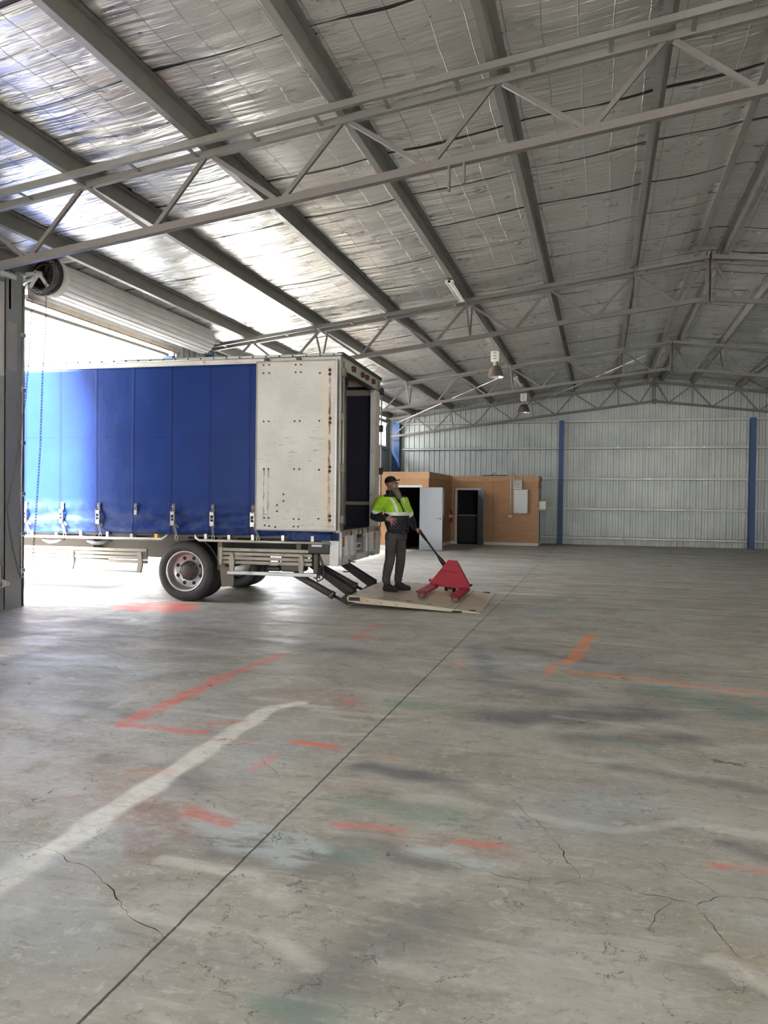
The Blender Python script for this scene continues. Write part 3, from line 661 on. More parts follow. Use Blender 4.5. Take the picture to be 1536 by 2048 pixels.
# ------------------------------------------------------------------ lights (all off in the photo)
def batten(y0, y1, lab):
    t = thing('fluorescent_batten', lab, 'light fitting', (-2.60, y0, roofz(-2.6)-.03), (0,0,0), 'fluorescent battens')
    L_ = y1-y0
    MB().cbox(-.03, .03, 0, L_, -.055, 0, .006).cbox(-.075, .075, 0, .09, -.06, 0, .008).cbox(-.075, .075, L_-.09, L_, -.06, 0, .008).build('fitting_body', M['cream'], t)
    for s_ in (-1, 1): MB().tube([(s_*.05, .06, -.05), (s_*.05, L_-.06, -.05)], .013, 8).build('tube', M['whiteclean'], t)
    return t
batten(13.4, 14.75, 'fluorescent batten under the purlin, the nearer one'); batten(24.2, 25.8, 'fluorescent batten just before the far high bay lamp')
def highbay(y, z, lab, zj):
    t = thing('high_bay_lamp', lab, 'lamp', (-2.68, y, z), (0,0,0), 'high bay lamps'); zt_ = roofz(-2.68)-.03-z
    MB().cbox(-.11, .11, -.09, .09, .40, .66, .01).build('control_gear_box', M['whiteclean' if y > 25 else 'cream'], t)
    mb = MB(); mb.tube([(0,0,.66), (0,0,.72), (.012,0,.75), (.012,0,zt_)], .008, 6); mb.build('hanging_hook', M['galv'], t)
    MB().lathe([(.05,.40), (.05,.34), (.062,.33), (.065,.27), (.05,.26)], (0,0,0), n=20).build('lamp_holder', M['galv'], t)
    MB().lathe([(.05,.30), (.10,.28), (.145,.23), (.18,.15), (.205,.07), (.22,.0), (.228,-.005), (.222,-.004)], (0,0,0), n=32).build('shade', M['highbay'], t)
    MB().lathe([(.02,.28), (.09,.27), (.135,.22), (.17,.15), (.195,.07), (.214,.0)], (0,0,0), n=32).build('reflector_inside', M['reflinner'], t)
    MB().ball((0,0,.14), (.045,.045,.11)).build('bulb', M['whiteclean'], t)
    mb = MB()
    for k in range(3): mb.box(-.05, .04, -.094, -.09, .46+k*.07, .475+k*.07)
    mb.build('vent_slot', M['ink'], t); return t
highbay(20.2, 4.80, 'high bay lamp hanging before the third truss, the nearer and larger one', 0); highbay(27.9, 4.74, 'high bay lamp hanging close to the ribbed back wall', 0)

# ------------------------------------------------------------------ roller door 1 (rolled up) and its jamb
t = thing('roller_door', 'rolled-up pale steel roller door drum above the truck at the left', 'roller door', (-7.82, 9.5, 4.79))
prof = []; nseg = 72
mb = MB(); L_ = 4.75; n = 76; ringA = []; ringB = []
for k in range(n):
    a = 2*pi*k/n; r_ = .274-(.012 if (k % 4) == 0 else 0)*1.7; ringA.append((r_*cos(a), .28, r_*sin(a))); ringB.append((r_*cos(a), .28+L_-.28, r_*sin(a)))
mb.rings([ringA, ringB], 0, False); mb.build('door_roll', M['roller'], t)
MB().tube([(0,-.12,0), (0,L_+.25,0)], .03, 12).build('axle', M['galv'], t)
# curtain tail and bottom rail hanging from the roll into the guides
MB().box(-.27, -.262, .05, L_-.35, -.29, .02).build('curtain_tail', M['roller'], t)
MB().cbox(-.30, -.235, .02, L_-.42, -.335, -.27, .01).box(-.275, -.265, .02, L_-.42, -.36, -.33).build('bottom_rail', M['rollertan'], t)
mb = MB(); R_, r_ = .235, .016
mb.lathe([(.285,.0), (.30,.015), (.30,.06), (.285,.075), (.27,.06), (.26,.04), (.27,.015), (.285,0)], (0,.05,0), 'y', 40)
mb.lathe([(.17,.03), (.15,.045), (.15,.06), (.17,.06)], (0,.03,0), 'y', 30)
for k in range(5): a = 2*pi*k/5; mb.bar((.04*cos(a), .09, .04*sin(a)), (.27*cos(a), .09, .27*sin(a)), .05, .02, (0,1,0))
mb.lathe([(.0,.0), (.05,.0), (.05,.09), (.0,.09)], (0,0.0,0), 'y', 16)
mb.lathe([(.0,.10), (.262,.10), (.262,.11), (0,.11)], (0,.0,0), 'y', 40)
mb.build('chain_wheel', M['darksteel'], t)
def link(mb, c, d, u, L_=.034, w=.020, r=.0035):
    """one oval chain link centred at c, long axis d, wide axis u"""
    c, d, u = Vector(c), Vector(d).normalized(), Vector(u); u = (u-d*u.dot(d)).normalized(); pth = []
    for k in range(8):
        a = 2*pi*k/8; pth.append(c+d*(L_/2*cos(a)*1.0)+u*(w/2*sin(a)))
    vs = []; fs = []; nn = d.cross(u); m_ = 4
    for k, p in enumerate(pth):
        tn = (pth[(k+1) % 8]-pth[k-1]).normalized(); o_ = tn.cross(nn)
        for j in range(m_): b = 2*pi*j/m_; vs.append(p+(nn*cos(b)+o_*sin(b))*r)
    for k in range(8):
        for j in range(m_): fs.append((k*m_+j, k*m_+(j+1) % m_, ((k+1) % 8)*m_+(j+1) % m_, ((k+1) % 8)*m_+j))
    mb.add(vs, fs, 0, True)
def chain_along(mb, pts, pitch=.036, w=.022, r=.004):
    pts = [Vector(p) for p in pts]; carry = 0; k = 0
    for a, b in zip(pts, pts[1:]):
        L_ = (b-a).length; d = (b-a)/L_ if L_ else Vector((0,0,1)); s_ = carry
        while s_ < L_:
            side = Vector((0,1,0)) if abs(d.y) < .8 else Vector((1,0,0)); u = side if k % 2 else d.cross(side)
            link(mb, a+d*s_, d, u, pitch*1.25, w, r); s_ += pitch; k += 1
        carry = s_-L_
mb = MB()
for lay, rr in ((.015, .245), (.05, .262), (.075, .235), (.03, .215)):
    chain_along(mb, [(rr*cos(a), lay-.005, rr*sin(a)) for a in [2*pi*k/40 for k in range(41)]], .042, .03, .006)
mb.build('wound_chain', M['chain'], t)
mb = MB(); mb.bar((-.36, -.02, .0), (.02, -.02, .0), .05, .055).bar((-.36, -.02, -.14), (-.02, -.02, -.03), .04, .03).bar((0, -.04, 0), (-.15, -.04, -.19), .045, .02, (0,1,0)).bar((0.0, -.04, 0), (.15, -.04, -.19), .045, .02, (0,1,0))
mb.box(-.40, -.36, -.07, .05, -.20, .30)
mb.build('wheel_bracket', M['white'], t)
# far support of the drum
MB().bar((0, L_+.05, -.02), (.0, L_+.30, -.02), .06, .08).bar((-.36, L_+.12, -.02), (.30, L_+.12, -.02), .05, .08).build('drum_bracket', M['galv'], t)
for nm, pts, lab in (('hand_chain', [(-7.66, 9.42, 4.62), (-7.62, 9.36, 3.9), (-7.60, 9.28, 3.34), (-7.60, 9.24, 2.3), (-7.62, 9.18, 1.3), (-7.64, 9.13, .60)], 'long galvanised hand chain hanging in front of the blue curtain'),
                     ('hand_chain', [(-7.93, 9.46, 4.55), (-7.90, 9.38, 3.7), (-7.90, 9.30, 3.0), (-7.90, 9.14, 2.2), (-7.90, 8.98, 1.55), (-7.90, 8.94, 1.42), (-7.90, 8.99, 1.15), (-7.90, 9.06, .85), (-7.90, 9.18, .50), (-7.92, 9.30, .42)], 'hand chain slack against the steel door jamb at the left edge')):
    mb = MB(); chain_along(mb, pts, .042, .026, .0042); tag(mb.build(nm, M['chain']), lab, 'chain')
# steel door jamb
t = thing('door_jamb', 'grey steel door jamb column at the left edge of the photo', 'column', (XL+.02, 9.16, 0))
mb = MB(); mb.box(0, .20, -.17, -.16, 0, 4.72).box(.19, .20, -.17, .17, 0, 4.72).box(0, .20, .16, .17, 0, 4.72); mb.build('jamb_column', M['jamb'], t)
MB().box(-.03, .14, .22, .225, .0, 4.62).box(-.03, .14, .28, .285, .0, 4.62).box(-.03, -.025, .22, .285, 0, 4.62).build('door_guide', M['galv'], t)
MB().tube([(.21,.14,.42), (.21,.14,1.9), (.215,.15,2.6), (.22,.17,4.5)], .014, 8).build('guide_tube', M['galv'], t)
for z in (.53, 1.05, 1.62, 2.35, 3.1, 3.88): MB().cbox(.195, .245, .11, .19, z-.03, z+.03, .006).build('clamp', M['galv'], t)
MB().box(.201, .207, -.14, .05, 3.35, 4.02).build('cover_plate', M['galv'], t)
MB().cbox(.10, .19, -.30, -.16, 3.25, 4.55, .01).build('junction_trunking', M['conduit'], t)
MB().box(.15, .24, -.28, .0, 4.62, 4.68).box(.18, .2, -.1, -.06, 4.2, 4.68).build('angle_bracket', M['white'], t)
t = thing('pipe', 'short capped grey pipe low beside the door jamb', 'pipe', (XL+.17, 8.6, .37))
MB().tube([(0,-.4,0), (0,.42,0)], .045, 14).build('pipe_body', M['conduit'], t)
MB().tube([(.02,.36,0), (.02,.47,0)], .06, 14).build('pipe_cap', M['conduit'], t)
MB().tube([(.02,.05,.02), (.02,.05,.25), (.02,.12,.29), (.02,.26,.29), (.02,.33,.25), (.02,.34,.04)], .018, 8).build('pipe_elbow', M['conduit'], t)
tag(MB().bar((XL-.05, 9.40, 4.36), (XL-.05, 13.62, 4.40), .06, .05).build('door_lintel_rail', M['steel']), 'thin lintel rail crossing the bright doorway under the roller drum', 'rail')
t = thing('door_post', 'light blue steel post end at the far side of the open doorway', 'post', (XL-.05, 13.75, 0)); MB().box(-.1, .1, -.12, .09, 0, 4.38).build('post_shaft', M['blue'], t)
MB().box(.105, .13, -.02, .09, 0, 4.42).build('guide', M['galv'], t)

# ------------------------------------------------------------------ plywood office
def ply_wall(mb, axis, c, a0, a1, z0, z1, holes, th=.07):
    """wall panel pieces around rectangular holes (a0, a1, z0, z1)"""
    cuts = sorted(holes); x = a0; s_ = 1
    def bx(p, q, zz0, zz1):
        if q-p < 1e-4 or zz1-zz0 < 1e-4: return
        if axis == 'x': mb.box(p, q, c, c+th, zz0, zz1)
        else: mb.box(c-th, c, p, q, zz0, zz1)
    for h in cuts: bx(x, h[0], z0, z1); bx(h[0], h[1], z0, h[2]); bx(h[0], h[1], h[3], z1); x = h[1]
    bx(x, a1, z0, z1)
AX0, AX1, AY0, BY0, BY1, BX1, OZ = -8.05, -5.30, 24.30, 28.20, 29.55, -2.15, 2.30
off = thing('site_office', 'orange plywood office with two open doors against the back wall', 'office', (-5.3, 26, 0))
def rel(mb):
    mb.v = [(x+5.3, y-26, z) for x, y, z in mb.v]; return mb
mb = MB(); ply_wall(mb, 'x', AY0, AX0, AX1-.0, .08, OZ, [(-6.36, -5.58, 0, 2.01)]); ply_wall(mb, 'y', AX1, AY0+.07, BY0, .08, OZ, [(25.68, 26.76, 1.02, 2.0)])
rel(mb).build('office_wall', M['ply'], off)
mb = MB(); ply_wall(mb, 'x', BY0, AX1, BX1, .08, OZ, [(-5.07, -4.27, 0, 1.99)]); ply_wall(mb, 'y', BX1, BY0+.07, BY1, .08, OZ, [(28.35, 29.2, 0, 2.0)])
rel(mb).build('office_wall', M['ply'], off)
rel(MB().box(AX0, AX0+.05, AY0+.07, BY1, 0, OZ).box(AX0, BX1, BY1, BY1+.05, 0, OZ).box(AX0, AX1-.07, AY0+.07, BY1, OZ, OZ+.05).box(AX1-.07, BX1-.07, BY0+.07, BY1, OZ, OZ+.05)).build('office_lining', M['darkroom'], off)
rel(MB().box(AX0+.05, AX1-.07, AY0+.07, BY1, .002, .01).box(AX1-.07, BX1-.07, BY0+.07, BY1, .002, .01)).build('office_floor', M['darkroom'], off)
mb = MB(); e = .025
mb.box(AX0-.02, AX1+e, AY0-e, AY0+.02, OZ-.0, 2.50).box(AX1-.02, AX1+e, AY0+.02, BY0-e, OZ, 2.50).box(AX1+e, BX1+e, BY0-e, BY0+.02, OZ, 2.50).box(BX1-.02, BX1+e, BY0+.02, BY1+e, OZ, 2.50)
rel(mb).build('fascia', M['plyfascia'], off)
mb = MB(); mb.box(AX0, -6.44, AY0-.012, AY0+.06, 0, .12).box(-5.50, AX1+.012, AY0-.012, AY0+.06, 0, .10).box(AX1-.06, AX1+.012, AY0+.06, BY0-.012, 0, .10).box(AX1+.012, -5.15, BY0-.012, BY0+.06, 0, .10).box(-4.19, BX1+.012, BY0-.012, BY0+.06, 0, .10).box(BX1-.06, BX1+.012, BY0+.06, 28.3, 0, .1)
rel(mb).build('skirting', M['white'], off)
rel(MB().box(AX1+.001, AX1+.004, AY0+.0, AY0+.012, .1, OZ).box(-6.9, -6.89, AY0-.004, AY0-.001, .1, OZ).box(-3.75, -3.742, BY0-.003, BY0-.001, .1, OZ)).build('panel_joint', M['darkroom'], off)
def frame(mb, axis, c, a0, a1, z0, z1, w=.07, d=.03, back=.1, sill=False):
    def bx(p, q, zz0, zz1):
        if axis == 'x': mb.box(p, q, c-d, c+back, zz0, zz1)
        else: mb.box(c-back, c+d, p, q, zz0, zz1)
    bx(a0-w, a0, z0, z1+w); bx(a1, a1+w, z0, z1+w); bx(a0, a1, z1, z1+w)
    if sill: bx(a0-w, a1+w, z0-w, z0)
    return mb
rel(frame(MB(), 'x', AY0, -6.36, -5.58, 0, 2.0)).build('door_frame', M['white'], off)
rel(frame(MB(), 'x', BY0, -5.07, -4.27, 0, 1.98)).build('door_frame', M['white'], off)
rel(frame(MB(), 'y', BX1, 28.35, 29.2, 0, 2.0, .06)).build('door_frame', M['white'], off)
rel(MB().box(BX1-.06, BX1-.02, 28.35, 29.2, 0, 2.0)).build('office_door', M['doorwhite'], off)
wf = rel(frame(MB(), 'y', AX1, 25.72, 26.72, 1.06, 1.96, .05, .03, .08, True)).build('window_frame', M['white'], off)
rel(MB().box(AX1-.05, AX1-.04, 25.72, 26.72, 1.06, 1.96)).build('window_pane', M['glass'], wf)
mb = MB()
for k in range(8): mb.tube([(AX1-.13, 25.78+k*.125, 1.0), (AX1-.13, 25.78+k*.125, 2.0)], .055, 8)
rel(mb).build('window_curtain', M['curtaincloth'], wf)
rel(MB().box(-5.2, -4.0, 29.1, 29.5, 1.03, 1.06)).build('bench_top', M['conduit'], off)
rel(MB().box(-5.2, -4.0, 29.12, 29.5, .02, 1.03)).build('bench_cupboard', M['bench'], off)
def door_leaf(name, hinge, ang, w, h, mat, hand):
    o = thing(name, '', 'x', (hinge[0]+5.3, hinge[1]-26, .015), (0,0,ang)); del o['label']; del o['category']; o.parent = off
    l = MB().cbox(0, w, -.02, .02, 0, h, .003).build('door_panel', mat, o)
    MB().lathe([(.028, 0), (.028, .008), (0, .008)], (w-.07, -.028, 1.0), 'y', 12).tube([(w-.07, -.028, 1.0), (w-.07, -.075, 1.0), (w-.18, -.075, 1.0)], .009, 8).lathe([(.028, .0), (.028, .008), (0, .008)], (w-.07, .02, 1.0), 'y', 12).tube([(w-.07, .02, 1.0), (w-.07, .075, 1.0), (w-.18, .075, 1.0)], .009, 8).build('door_handle', M['chrome'], l)
    return o
door_leaf('office_door', (-5.57, 24.26), radians(-13), .80, 1.99, M['doorwhite'], 1)
door_leaf('office_door', (-4.29, 28.16), radians(-66), .80, 1.97, M['doorwhite'], 1)
# things fixed to or lying on the office
t = thing('fire_extinguisher', 'red fire extinguisher hung in the inner corner of the office', 'fire extinguisher', (-5.235, 27.86, .80))
MB().lathe([(0,0), (.055,0), (.062,.02), (.062,.34), (.055,.38), (.03,.41), (.018,.42), (.018,.44), (0,.44)], (0,0,0), n=20).build('cylinder', M['redsign'], t)
MB().cbox(-.02, .02, -.06, .02, .44, .475, .004).bar((0, -.02, .48), (0, -.11, .50), .02, .012).build('valve_handle', M['black'], t)
MB().tube([(0,-.03,.45), (.02,-.085,.42), (.03,-.09,.28), (.02,-.075,.12)], .009, 8).build('hose', M['black'], t)
mb = MB(); mb.lathe([(.0632,.17), (.0632,.27)], (0,0,0), n=20); mb.build('label_band', M['paper'], t)
MB().box(-.065, -.055, -.03, .03, .1, .42).build('wall_bracket', M['galv'], t)
t = thing('fire_extinguisher_sign', 'red square extinguisher sign on the plywood left of the right-hand office door', 'sign', (-5.225, 28.19, 2.03))
MB().box(-.085, .085, -.006, 0, -.10, .10).build('sign_plate', M['redsign'], t)
mb = MB(); mb.box(-.078, .078, -.008, -.006, .082, .09).box(-.078, .078, -.008, -.006, -.09, -.082).box(-.078, -.071, -.008, -.006, -.082, .082).box(.071, .078, -.008, -.006, -.082, .082).box(-.022, .026, -.008, -.006, -.055, .045).box(-.008, .012, -.008, -.006, .045, .06).bar((.0, -.007, .058), (-.03, -.007, .045), .002, .01)
mb.build('extinguisher_symbol', M['paper'], t)
t = thing('switchboard_cabinet', 'white metal switchboard cabinet on the orange office wall', 'cabinet', (-2.75, 28.19, 1.15))
MB().cbox(-.25, .25, -.16, 0, 0, .86, .008).build('cabinet_body', M['white'], t)
d = MB().cbox(-.235, .235, -.18, -.16, .015, .83, .005).build('cabinet_door', M['white'], t)
MB().cbox(.16, .20, -.19, -.18, .40, .47, .003).build('lock', M['whiteclean'], d); MB().cbox(.172, .185, -.195, -.19, .425, .45, .001).build('keyhole', M['ink'], d)
t = thing('meter_box', 'small grey meter box above the white switchboard cabinet', 'electrical box', (-2.87, 28.19, 2.03))
MB().cbox(-.15, .15, -.13, 0, 0, .31, .008).build('meter_case', M['conduit'], t)
MB().box(-.11, -.06, -.135, -.13, .16, .18).box(-.0, .05, -.135, -.13, .16, .18).box(-.12, -.05, -.135, -.13, .25, .262).box(-.02, .03, -.135, -.13, .06, .075).build('switch', M['ink'], t)
MB().box(-.14, .14, -.134, -.13, .0, .035).build('cover_strip', M['whiteclean'], t)
t = thing('conduit', 'grey conduit running down the office wall left of the switchboard', 'conduit', (-3.12, 28.19, 1.0))
MB().tube([(0,-.03,.08), (0,-.03,1.6)], .02, 8).build('conduit_tube', M['conduit'], t); MB().cbox(-.07, .07, -.06, 0, 0, .08, .006).build('outlet_box', M['cream'], t)
tag(MB().tube([(-3.02, 28.13, 2.02), (-3.03, 28.12, 2.35), (-3.03, 28.12, 2.50), (-3.03, 28.25, 2.56), (-3.03, 28.6, 2.55)], .012, 8).build('power_cable', M['conduit']), 'grey cable looping from the meter box over the office fascia', 'cable')
tag(MB().tube([(-2.74, 28.12, 2.34), (-2.74, 28.12, 2.45), (-2.80, 28.13, 2.54), (-2.90, 28.3, 2.56), (-3.1, 28.7, 2.55)], .012, 8).build('power_cable', M['conduit']), 'grey cable rising from the right top of the meter box', 'cable')
t = thing('wall_heater', 'cream box unit on the right end wall of the office', 'appliance', (BX1+.03, 28.32, 1.27))
MB().cbox(0, .26, -.17, .17, 0, .34, .03).build('heater_case', M['cream'], t); MB().box(.03, .2, -.172, -.170, .04, .05).box(.26, .262, -.08, .08, .22, .24).build('vent_slot', M['black'], t)
tag(MB().bar((-3.95, 28.5, 2.53), (-3.35, 28.7, 2.53), .14, .03).bar((-4.2, 28.4, 2.52), (-3.6, 28.45, 2.52), .05, .03).bar((-3.85, 28.35, 2.54), (-3.72, 28.42, 2.62), .03, .02).build('scrap_board', M['chassis']), 'dark scrap boards lying on the office roof', 'scrap')

# ------------------------------------------------------------------ truck
tk = thing('curtainsider_truck', 'blue curtain-sided truck backed in through the roller door', 'truck', (-3.67, 10.75, 0), (0,0,radians(2.5)))
FR = -8.6; WD = 2.46; DK = 1.12
# deck and chassis
MB().box(FR, -.03, .03, WD-.03, DK-.06, DK).build('deck_floor', M['deckwood'], tk)
mb = MB()
for y in (.78, 1.60): mb.box(FR-1.2, -.15, y, y+.08, .72, .98)
for x in (-8, -7.2, -6.4, -5.6, -4.8, -4.1, -3.4, -2.5, -1.7, -.9, -.2): mb.box(x, x+.07, .06, WD-.06, .96, DK-.06)
mb.box(FR, -.05, .0, .05, 1.0, DK-.0).box(FR, -.05, WD-.05, WD, 1.0, DK-.0); mb.build('chassis', M['chassis'], tk)
MB().box(-6.9, -2.9, .80, .84, .60, .98).box(-5.2,-4.4,.55,1.0,.5,.9).build('chassis_side_plate', M['chassis'], tk)
# upper structure
MB().cbox(FR, 0, -.01, .10, 3.585, 3.68, .008).cbox(FR, 0, WD-.10, WD+.01, 3.585, 3.68, .008).build('cant_rail', M['oldwhite'], tk)
mb = MB(); mb.cbox(FR, .02, -.03, WD+.03, 3.68, 3.725, .01); mb.build('roof_panel', M['galv'], tk)
mb = MB()
for k in range(40): mb.lathe([(.012,-.04), (.012,-.03), (0,-.04)], (-.1-k*.21, 0, 3.70), 'y', 6)
mb.build('roof_rivets', M['rust'], tk)
mb = MB()
for k in range(12): mb.box(-.6-k*.7, -.55-k*.7, .1, WD-.1, 3.60, 3.68)
mb.build('roof_bow', M['alu'], tk)
# near curtain: hanging tarpaulin with gentle folds near its hem
def curtain(name, y, mat, sgn, x0, x1, parent):
    nx, nz = 150, 60; vs = []; z1 = 3.60
    for i in range(nx+1):
        x = x0+(x1-x0)*i/nx; zb = .99+.06*(x-x0)/(x1-x0)+.012*mnoise.noise(Vector((x*3, 0, 1)))
        for j in range(nz+1):
            z = zb+(z1-zb)*j/nz; h = max(0, 1-(z-zb)/.62)
            d = .02*mnoise.noise(Vector((x*1.1, z*1.0, 2)))+h*(.026*sin(z*26+1.2*sin(x*1.7))+.034*mnoise.noise(Vector((x*2.1, z*7, 5))))-.012*h
            vs.append((x, y+sgn*d, z))
    mb = MB(); mb.add(vs, [(i*(nz+1)+j, (i+1)*(nz+1)+j, (i+1)*(nz+1)+j+1, i*(nz+1)+j+1) for i in range(nx) for j in range(nz)], 0, True)
    o = mb.build(name, mat, parent, fix=False); md = o.modifiers.new('thickness', 'SOLIDIFY'); md.thickness = .004; return o
curtain('side_curtain', -.035, M['tarp'], 1, FR, -.10, tk)
curtain('side_curtain', WD+.035, M['tarp'], -1, FR, -.10, tk)
# inside posts and far-side lining
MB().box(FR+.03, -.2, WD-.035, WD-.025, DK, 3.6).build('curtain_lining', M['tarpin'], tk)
for x in (-.62, -2.7, -4.8, -6.8):
    MB().cbox(x-.04, x+.04, WD-.14, WD-.05, DK, 3.6, .006).build('inner_post', M['alu'], tk); MB().cbox(x-.04, x+.04, .05, .14, DK, 3.6, .006).build('inner_post', M['alu'], tk)
MB().box(FR, -.15, WD-.10, WD-.06, 1.50, 1.56).build('inner_rail', M['alu'], tk); MB().box(FR, -.1, WD-.13, WD-.05, 3.42, 3.52).box(FR, -.1, .05, .13, 3.42, 3.52).build('inner_rail', M['alu'], tk)
MB().cbox(FR, FR+.06, 0, WD, DK-.1, 3.68, .01).build('bulkhead', M['oldwhite'], tk)
# rear frame
MB().cbox(-.10, 0, 0, .07, DK-.04, 3.68, .008).build('rear_post', M['oldwhite'], tk)
MB().cbox(-.10, 0, WD-.30, WD, DK-.04, 3.68, .008).build('rear_post', M['oldwhite'], tk)
MB().tube([(.035,.035,DK), (.035,.035,3.6)], .016, 8).build('lock_rod', M['galv'], tk); MB().tube([(.03,WD+.0,DK), (.03,WD+.0,3.6)], .014, 8).build('lock_rod', M['galv'], tk)
for z in (1.3, 2.05, 2.8, 3.45): MB().cbox(.0, .06, .0, .10, z-.06, z+.06, .006).build('rod_bracket', M['alu'], tk)
MB().box(-.10, 0, .07, WD-.02, 3.50, 3.68).build('rear_header', M['oldwhite'], tk); MB().box(-.05, .03, 0, WD, 3.685, 3.74).box(-.1,.012,.05,WD-.02,3.485,3.50).build('header_trim', M['chassis'], tk)
for y in (.62, 1.17, 1.45, 1.88): MB().cbox(0, .05, y-.05, y+.05, 3.55, 3.63, .008).build('clearance_lamp', M['rust'], tk)
for y in (WD-.02,):
    for z in (1.35, 2.1, 2.85, 3.5): MB().cbox(-.02, .06, y, y+.06, z-.06, z+.06, .006).build('hinge', M['darksteel'], tk)
MB().box(-.06, .03, .06, WD-.02, DK-.06, DK+.012).build('rear_sill', M['rustwhite'], tk)
mb = MB()
for y in (.52, .95, 1.2, 1.55): mb.box(.02, .036, y, y+.05, DK-.07, DK+.005)
mb.build('sill_slot', M['darksteel'], tk)
# barn door swung right round and latched flat on the side
d = thing('x', '', 'x', (0,0,0)); del d['label']; del d['category']; d.name = 'barn_door'; d.parent = tk
MB().cbox(-1.25, -.045, -.125, -.085, 1.14, 3.60, .006).build('door_panel', M['panel'], d)
MB().box(-1.262, -1.25, -.13, -.08, 1.12, 3.605).box(-1.262, -.04, -.13, -.08, 3.60, 3.615).box(-1.262, -.04, -.13, -.08, 1.125, 1.14).build('edge_trim', M['alu'], d)
MB().box(-.045, -.015, -.13, -.02, 1.14, 3.62).build('hinge_strip', M['galv'], d)
def dome(c, r): return MB().lathe([(r, 0), (r*.95, -.006), (r*.55, -.012), (0, -.014)], c, 'y', 12)
bolts = [(-1.15,3.56),(-1.06,3.56),(-1.15,3.44),(-1.06,3.44),(-.65,3.55),(-.57,3.55),(-.65,3.44),(-.57,3.44),(-.28,3.42),(-1.14,2.73),(-1.06,2.73),(-.66,2.73),(-.58,2.73),(-.28,2.73),(-1.13,2.03),(-1.06,2.03),(-.66,2.03),(-.58,2.03),(-.28,2.02),
         (-.82,1.66),(-.82,1.56),(-.92,1.50),(-.92,1.41),(-1.12,1.31),(-1.05,1.31),(-.66,1.30),(-.58,1.30),(-.28,1.31),(-1.11,1.20),(-1.04,1.19),(-.66,1.19),(-.59,1.19),(-.945,1.175)]
for x, z in bolts: dome((x, -.125, z), .014).build('bolt', M['rust'], d)
for x, z in ((-.13,3.46),(-.13,3.40),(-.12,2.76),(-.12,2.70),(-.12,2.06),(-.12,2.00),(-.11,1.35),(-.11,1.29)): dome((x, -.125, z), .024).build('hinge_bolt', M['rust'], d)
for x in (-1.12, -.62): MB().cbox(x-.03, x+.03, -.11, -.03, 3.62, 3.66, .004).build('door_catch', M['chassis'], d)
# curtain tensioning straps
sx_list = [(-5.21, -5.14), (-4.55, -4.49), (-3.90, -3.86), (-3.26, None), (-2.62, -2.56), (-1.97, -1.955), (-1.32, -1.23)]
for a, b in sx_list:
    s_ = thing('x', '', 'x', (a, -.05, 1.48)); del s_['label']; del s_['category']; s_.name = 'tension_strap'; s_.parent = tk
    MB().cbox(-.028, .028, -.016, 0, -.10, .02, .004).build('anchor_plate', M['webbing'], s_)
    dome((0, -.018, -.025), .014).build('rivet', M['plate'], s_)
    if b is None: MB().cbox(-.026, .026, -.026, -.004, -.16, -.09, .006).build('buckle', M['plate'], s_); continue
    mb = MB(); mb.box(-.034, -.024, -.05, -.01, -.30, -.09).box(.024, .034, -.05, -.01, -.30, -.09).cbox(-.034, .034, -.055, -.03, -.15, -.10, .004).cbox(-.034, .034, -.055, -.03, -.31, -.24, .004).tube([(-.034, -.035, -.2), (.034, -.035, -.2)], .012, 8); mb.build('buckle', M['plate'], s_)
    mb = MB(); dx = b-a; zb = -.50 if a < -2.3 else -.49
    mb.bar((dx*.2, -.03, -.29), (dx, -.03, zb+.04), .042, .006, (0,1,0)).bar((.02, -.028, -.28), (.02+abs(dx)*1.2, -.025, zb+.16), .036, .005, (0,1,0)); mb.build('webbing', M['webbing'], s_)
    pth = [(dx-.0, -.03, zb+.05), (dx-.022, -.03, zb+.02), (dx-.018, -.03, zb-.015), (dx, -.03, zb-.035), (dx+.018, -.03, zb-.015), (dx+.022, -.03, zb+.02), (dx, -.03, zb+.05)]
    MB().tube(pth, .0055, 6).build('hook', M['plate'], s_)
# rope rails
def rope_rail(xa, xb, name, bent_a, bent_b):
    z = .95; p = []
    if bent_a: p += [(xa, -.0, 1.05), (xa+.02, -.02, .99), (xa+.07, -.03, z)]
    else: p += [(xa, -.03, z)]
    if bent_b: p += [(xb-.09, -.03, z), (xb-.03, -.02, .99), (xb, 0, 1.05)]
    else: p += [(xb, -.03, z)]
    MB().tube(p, .022, 10).build(name, M['alubright'], tk)
rope_rail(FR, -2.74, 'rope_rail', False, True); rope_rail(-2.28, -.12, 'rope_rail', True, False)
for x in (-7.6, -6.9, -6.2, -5.6, -5.12, -4.68, -4.24, -3.77, -3.35, -2.1, -1.72, -1.34, -.86, -.4): MB().box(x-.022, x+.022, -.035, .03, .93, 1.05).build('rail_lug', M['alubright'], tk)
MB().box(-2.95, -2.90, -.04, -.0, .97, 1.04).build('side_marker', M['amber'], tk)
for x in (-4.75, -3.95, -3.9): MB().tube([(x-.2, .02, .90), (x-.08, .0, .86), (x+.05, .0, .87), (x+.18, .02, .92)], .028, 8).build('rolled_strap', M['webbing'], tk)
